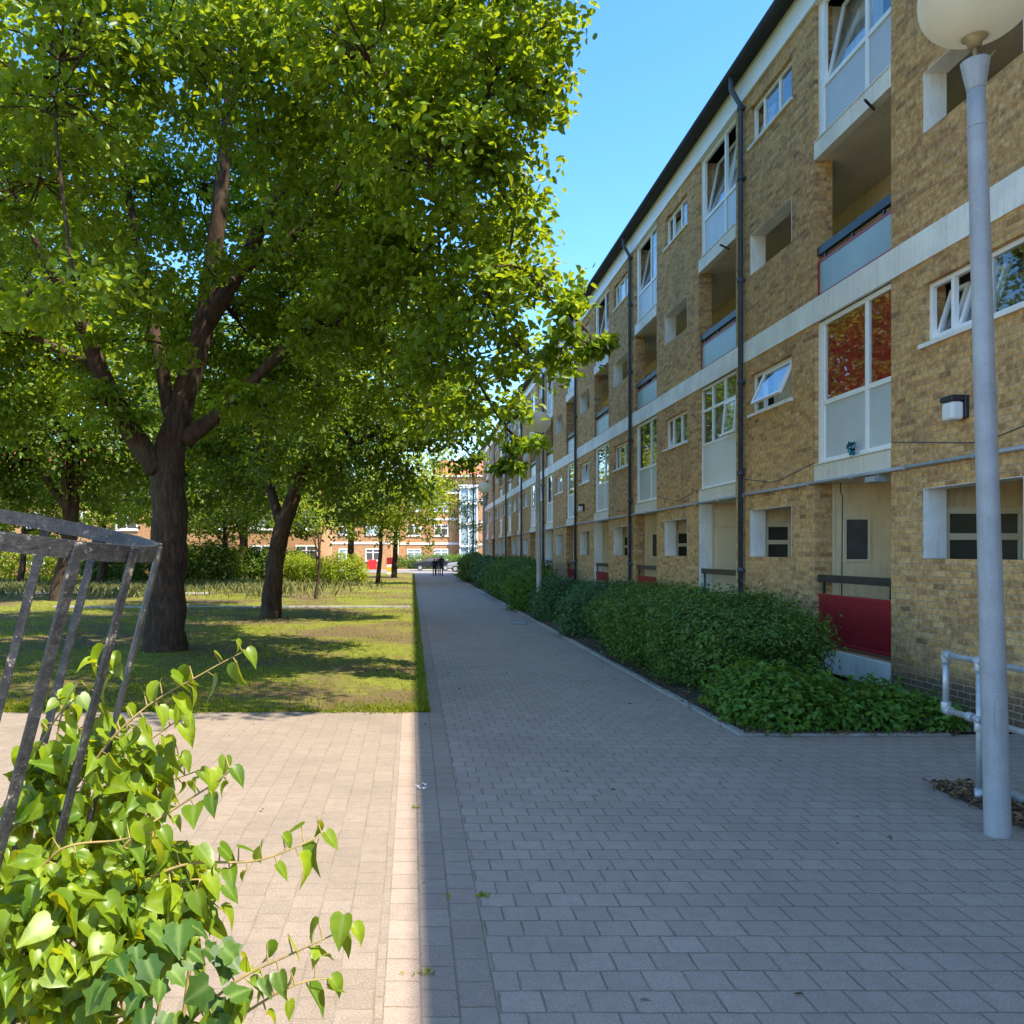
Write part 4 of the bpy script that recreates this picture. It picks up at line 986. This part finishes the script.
# ------------------------------------------------------------------ litter, drain
mb = MB()
for i in range(9):
    a = Vector((.055+random.uniform(-.03, .05), 6.68+random.uniform(-.02, .02), .02+random.uniform(-.008, .016)))
    mb.face([a+Vector((random.uniform(-.03, .03), random.uniform(-.02, .02), random.uniform(-.012, .02))) for _ in range(4)])
tag(mb.build('litter', M['white_far']), 'scrap of crumpled white paper lying at the shadow edge', 'litter')
mb = MB(); mb.box(2.62, 3.02, 22.2, 22.6, -.05, .008); dg = mb.build('drain_cover', M['black_paint'])
tag(dg, 'dark metal drain cover set in the path beside the planting bed', 'drain cover')
mb = MB()
for i in range(6): mb.box(2.66+.055*i, 2.69+.055*i, 22.25, 22.55, .008, .016)
mb.build('grate', M['lead'], dg)

# ------------------------------------------------------------------ far buildings
def far_block(name, label, x0, x1, y, depth, z1, cols, floors, wmat, roofmat, rz=1.8, band=False, win=(1.7, 1.35)):
    r = empty(name, ((x0+x1)/2, y, 0), label, 'building')
    mb = MB(); mb.box(x0, x1, y, y+depth, -.05, z1); mb.build('wall', wmat, r)
    mb = MB(); e = .35
    a = [(x0-e, y-e, z1+.003), (x1+e, y-e, z1+.003), (x1+e, y+depth+e, z1+.003), (x0-e, y+depth+e, z1+.003)]
    ri = [(x0+.5, y+depth/2, z1+rz), (x1-.5, y+depth/2, z1+rz)]
    mb.face([a[0], a[1], ri[1], ri[0]]); mb.face([a[2], a[3], ri[0], ri[1]]); mb.face([a[1], a[2], ri[1]]); mb.face([a[3], a[0], ri[0]]); mb.face(a[::-1])
    mb.build('roof', roofmat, r)
    mb = MB(); mb.box(x0-e, x1+e, y-e-.09, y-e, z1-.12, z1+.05); mb.build('gutter', M['upvc'] if band else M['roof'], r)
    fh = (z1-.3)/floors
    for f in range(floors):
        for c in cols:
            z = f*fh+1.0; w, h = win
            fm = MB(); frame(fm, 0, 0, w, 0, h, w=.11, d=.08, mull=(w/2,), trans=(h*.68,))
            fm.v = [(c+p[1], y-.03+p[0], z+p[2]) for p in fm.v]
            wd = fm.build('window', M['upvc'], r)
            g = MB(); g.box(c+.05, c+w-.05, y-.004, y+.004, z+.05, z+h-.05); g.build('pane', M['curtain_dark'] if (f+int(c)) % 2 else M['balcony'], wd)
            s_ = MB(); s_.box(c-.08, c+w+.08, y-.09, y-.033, z-.09, z-.002); s_.build('sill', M['concrete_white'], wd)
        if band and f: 
            mb = MB(); mb.box(x0-.02, x1+.02, y-.05, y-.002, f*fh-.05, f*fh+.2); mb.build('band', M['concrete_white'], r)
    return r
# house closing the view down the path
far_block('brick_house', 'orange brick house with dark eaves closing the far end of the path', -1.6, 5.6, 101, 9, 9.0, [2.6, -.6], 3, M['brick_orange'], M['roof'], 1.2, True)
b = far_block('brick_house', 'taller orange brick block with red tiled roof behind the end house', 3.2, 20, 112, 10, 12.0, [9.5, 12.5], 4, M['brick_orange'], M['tile'], 2.6, True)
st_ = MB(); st_.box(5.75, 7.6, 100.2, 102.4, 0, 9.6); tw = empty('stair_tower', (6.6, 101, 0), 'white framed glazed stair tower beside the orange end house', 'building')
st_.build('glazing', M['balcony'], tw); q = MB()
for x in (5.60, 6.6, 7.6): q.box(x, x+.14, 100.1, 100.19, 0, 9.7)
for z in (2.6, 5.2, 7.6, 9.5): q.box(5.60, 7.74, 100.0, 100.098, z, z+.2)
q.box(5.5, 7.8, 100.0, 102.5, 9.71, 9.9); q.build('frame', M['white_far'], tw)
far_block('brick_terrace', 'long orange brick terrace with white windows behind the lawn trees', -56, -7.5, 70, 9, 8.6, [x for x in np.arange(-54, -9, 3.7)], 3, M['brick_orange'], M['tile'], 2.4, False, (1.8, 1.5))
far_block('brick_house', 'orange brick house behind the young trees', -9.0, -2.3, 95, 9, 9.0, [-8.2, -5.2], 3, M['brick_orange'], M['roof'], 1.2, True)
# sign, red door shed, white post, fence, bins
sg = empty('notice_board', (at(390.5, 0, 68).x, 68, 0), 'red, white and yellow striped board by the road behind the young trees', 'sign')
x = sg.location.x; mb = MB()
mb.box(x-.30, x+.30, 68, 68.05, .95, 1.50); mb.build('red_panel', M['red'], sg)
M['yellow'] = plain('yellow_paint', (.70, .48, .03), .5, 0, .05)
M['bright_red'] = plain('bright_red_paint', (.62, .02, .025), .45, 0, .08)
mb = MB(); mb.box(x-.30, x+.30, 68, 68.05, .35, .72); mb.build('yellow_panel', M['yellow'], sg)
mb = MB(); mb.box(x-.30, x+.30, 68, 68.05, .73, .94); mb.box(x-.3, x+.3, 68, 68.05, .14, .34); mb.build('white_panel', M['white_far'], sg)
mb = MB(); mb.tube([(x-.25, 68.08, 0), (x-.25, 68.08, 1.5)], .03, 8); mb.tube([(x+.25, 68.08, 0), (x+.25, 68.08, 1.5)], .03, 8); mb.build('posts', M['lead'], sg)

fence = empty('fence', (-15, 61, 0), 'thin dark metal fence along the boundary hedge', 'fence')
for x in np.arange(-24, -6.5, 2.4):
    mb = MB(); mb.box(x, x+.06, 60.9, 60.96, 0, 2.1); mb.build('post', M['black_paint'], fence)
mb = MB(); mb.box(-24, -6.5, 60.86, 60.898, 1.95, 2.0); mb.box(-24, -6.5, 60.86, 60.898, .3, .35); mb.build('rail', M['black_paint'], fence)

def car(x, y, mat, label, rot=0):
    r = empty('parked_car', (x, y, 0), label, 'car', 'cars parked on the far road'); r.rotation_euler = (0, 0, rot)
    R = Matrix.Translation((x, y, 0)) 
    prof = [(-2.1, .35), (-2.12, .7), (-1.9, .86), (-1.15, .95), (-.55, 1.38), (.75, 1.42), (1.55, 1.02), (2.05, .92), (2.1, .4)]
    b = MB(); n = len(prof)
    for sgn in (-1, 1):
        for (px, pz) in prof: b.v.append((x+px, y+sgn*(.84-.16*max(0, (pz-.9)/.5)), pz))
    b.f.append(tuple(range(n))); b.f.append(tuple(range(n, 2*n))[::-1]); b.m += [0, 0]; b.sm += [False, False]
    for i in range(n):
        j = (i+1) % n; b.f.append((i, i+n, j+n, j)); b.m.append(0); b.sm.append(False)
    b.build('body', mat, r, bevel=.05)
    for sgn in (-1, 1):
        g = MB(); yy = y+sgn*(.842-.16*.35)
        g.face([(x-1.0, y+sgn*.83, .99), (x-.5, y+sgn*.71, 1.33), (x+.7, y+sgn*.705, 1.36), (x+1.35, y+sgn*.82, 1.03)]); g.build('window', M['curtain_dark'], r)
    for px in (-1.35, 1.3):
        for sgn in (-1, 1):
            w = MB(); w.tube([(x+px, y+sgn*.72, .31), (x+px, y+sgn*.88, .31)], .31, 18); wh = w.build('wheel', M['black_paint'], r)
            w = MB(); w.tube([(x+px, y+sgn*.881, .31), (x+px, y+sgn*.895, .31)], .19, 14); w.build('rim', M['galv'], wh)
    return r
M['silver'] = plain('silver_car_paint', (.50, .52, .53), .25, .5, .04); M['dark_car'] = plain('dark_car_paint', (.03, .035, .04), .2, .2, .05)
car(5.6, 84.5, M['silver'], 'pale silver car at the road end beyond the shrubs'); car(2.2, 90, M['dark_car'], 'dark car parked below the end house window')
hp = bpy.data.objects['brick_house.002']; mb = MB(); mb.box(-4.95, -3.95, 94.85, 94.95, .05, 1.1); mb.build('porch_panel', M['bright_red'], hp)

# ------------------------------------------------------------------ people walking at the far end
def person(x, y, h, top, leg, stride, label):
    k = h/1.72
    J = dict(pel=(0,0,.95), sp=(0,.01,1.15), ch=(0,.01,1.38), nk=(0,0,1.50), hd=(0,-.01,1.60), ht=(0,-.01,1.71),
      lh=(-.09,0,.90), lk=(-.10,-.10*stride,.50), la=(-.10,-.16*stride+.02,.09), lt=(-.10,-.16*stride-.14,.03),
      rh=(.09,0,.90), rk=(.10,.06*stride,.50), ra=(.10,.24*stride,.10), rt=(.10,.24*stride-.12,.03),
      ls=(-.19,.01,1.42), le=(-.24,.10*stride,1.14), lw=(-.24,.02,.90), lf=(-.24,-.02,.80), rs=(.19,.01,1.42), re=(.24,-.06,1.14), rw=(.24,-.14,.91), rf=(.24,-.17,.82))
    Rr = dict(pel=.14, sp=.12, ch=.15, nk=.055, hd=.095, ht=.06, lh=.09, lk=.06, la=.045, lt=.035, rh=.09, rk=.06, ra=.045, rt=.035, ls=.06, le=.042, lw=.03, lf=.03, rs=.06, re=.042, rw=.03, rf=.03)
    E = [('pel','sp'),('sp','ch'),('ch','nk'),('nk','hd'),('hd','ht'),('pel','lh'),('lh','lk'),('lk','la'),('la','lt'),('pel','rh'),('rh','rk'),('rk','ra'),('ra','rt'),('ch','ls'),('ls','le'),('le','lw'),('lw','lf'),('ch','rs'),('rs','re'),('re','rw'),('rw','rf')]
    ks = list(J); me = bpy.data.meshes.new('person'); me.from_pydata([tuple(q*k for q in J[a]) for a in ks], [(ks.index(a), ks.index(b)) for a, b in E], [])
    o = link('person', me); 
    o.modifiers.new('skin', 'SKIN'); me.attributes  # skin layer
    if not me.skin_vertices: 
        import bmesh
        bm = bmesh.new(); bm.from_mesh(me); bm.verts.layers.skin.verify(); bm.to_mesh(me); bm.free()
    for i, a in enumerate(ks):
        sv = me.skin_vertices[0].data[i]; sv.radius = (Rr[a]*k*1.2, Rr[a]*k); sv.use_root = (a == 'pel')
    ss = o.modifiers.new('sub', 'SUBSURF'); ss.levels = ss.render_levels = 2
    dg = bpy.context.evaluated_depsgraph_get(); dg.update()
    m2 = bpy.data.meshes.new_from_object(o.evaluated_get(dg)); o.modifiers.clear(); o.data = m2
    m2.materials.clear()
    for m_ in (leg, top, M['skin'], M['hair']): m2.materials.append(m_)
    for p in m2.polygons:
        z = p.center.z/k; yv = p.center.y/k
        p.material_index = 0 if z < .92 else (1 if z < 1.49 else (3 if (z > 1.63 or yv > .01) else 2))
        if abs(p.center.x/k) > .2 and z < 1.0 and z > .7: p.material_index = 2
        p.use_smooth = True
    o.location = (x, y, 0); return tag(o, label, 'person')
M['skin'] = plain('skin', (.42, .26, .18), .6, 0, .05); M['hair'] = plain('dark_hair', (.02, .015, .012), .6, 0, .2)
M['navy'] = plain('navy_cloth', (.02, .025, .05), .85, 0, .15); M['black_cloth'] = plain('black_cloth', (.015, .015, .017), .9, 0, .15); M['denim'] = plain('denim', (.06, .09, .16), .85, 0, .15)
person(1.78, 68, 1.42, M['black_cloth'], M['black_cloth'], .8, 'left of three distant walkers on the path, dressed all in black')
person(2.02, 68.4, 1.42, M['navy'], M['denim'], -.8, 'middle of three distant walkers on the path, navy top and blue trousers')
person(2.34, 68, 1.66, M['black_cloth'], M['navy'], 1, 'tallest of three distant walkers, on the right of the group')

# ------------------------------------------------------------------ light, camera, render
EL = math.radians(57); SX, SY = .832, -.555
Sd = Vector((SX*math.cos(EL), SY*math.cos(EL), math.sin(EL)))
sun = bpy.data.lights.new('sun', 'SUN'); sun.energy = 3.9; sun.angle = math.radians(.53); sun.color = (1, .91, .77)
so = bpy.data.objects.new('sun', sun); COL.objects.link(so); so.rotation_euler = (-Sd).to_track_quat('-Z', 'Y').to_euler(); so.location = (20, -20, 40)
w = bpy.data.worlds.new('World'); S.world = w; w.use_nodes = True
bg = w.node_tree.nodes['Background']; sk = w.node_tree.nodes.new('ShaderNodeTexSky'); sk.sky_type = 'NISHITA'
sk.sun_disc = False; sk.sun_elevation = EL; sk.sun_rotation = math.atan2(SX, SY); sk.air_density = 1.0; sk.dust_density = .6; sk.ozone_density = 2.6
hs = w.node_tree.nodes.new('ShaderNodeHueSaturation'); hs.inputs['Saturation'].default_value = 1.28
w.node_tree.links.new(sk.outputs[0], hs.inputs['Color']); w.node_tree.links.new(hs.outputs[0], bg.inputs[0]); bg.inputs[1].default_value = .15
cam = bpy.data.cameras.new('camera'); co = bpy.data.objects.new('camera', cam); COL.objects.link(co)
co.location = (0, 0, H); co.rotation_euler = (PI/2, 0, 0)
cam.sensor_fit = 'HORIZONTAL'; cam.sensor_width = 36; cam.lens = F/1024*36
cam.shift_x = (512-VX)/1024; cam.shift_y = (VY-512)/1024; cam.clip_end = 3000; cam.clip_start = .05
S.camera = co
S.view_settings.view_transform = 'Standard'; S.view_settings.look = 'None'; S.view_settings.exposure = 1.6; S.view_settings.gamma = 1
S.render.resolution_x = S.render.resolution_y = 1024
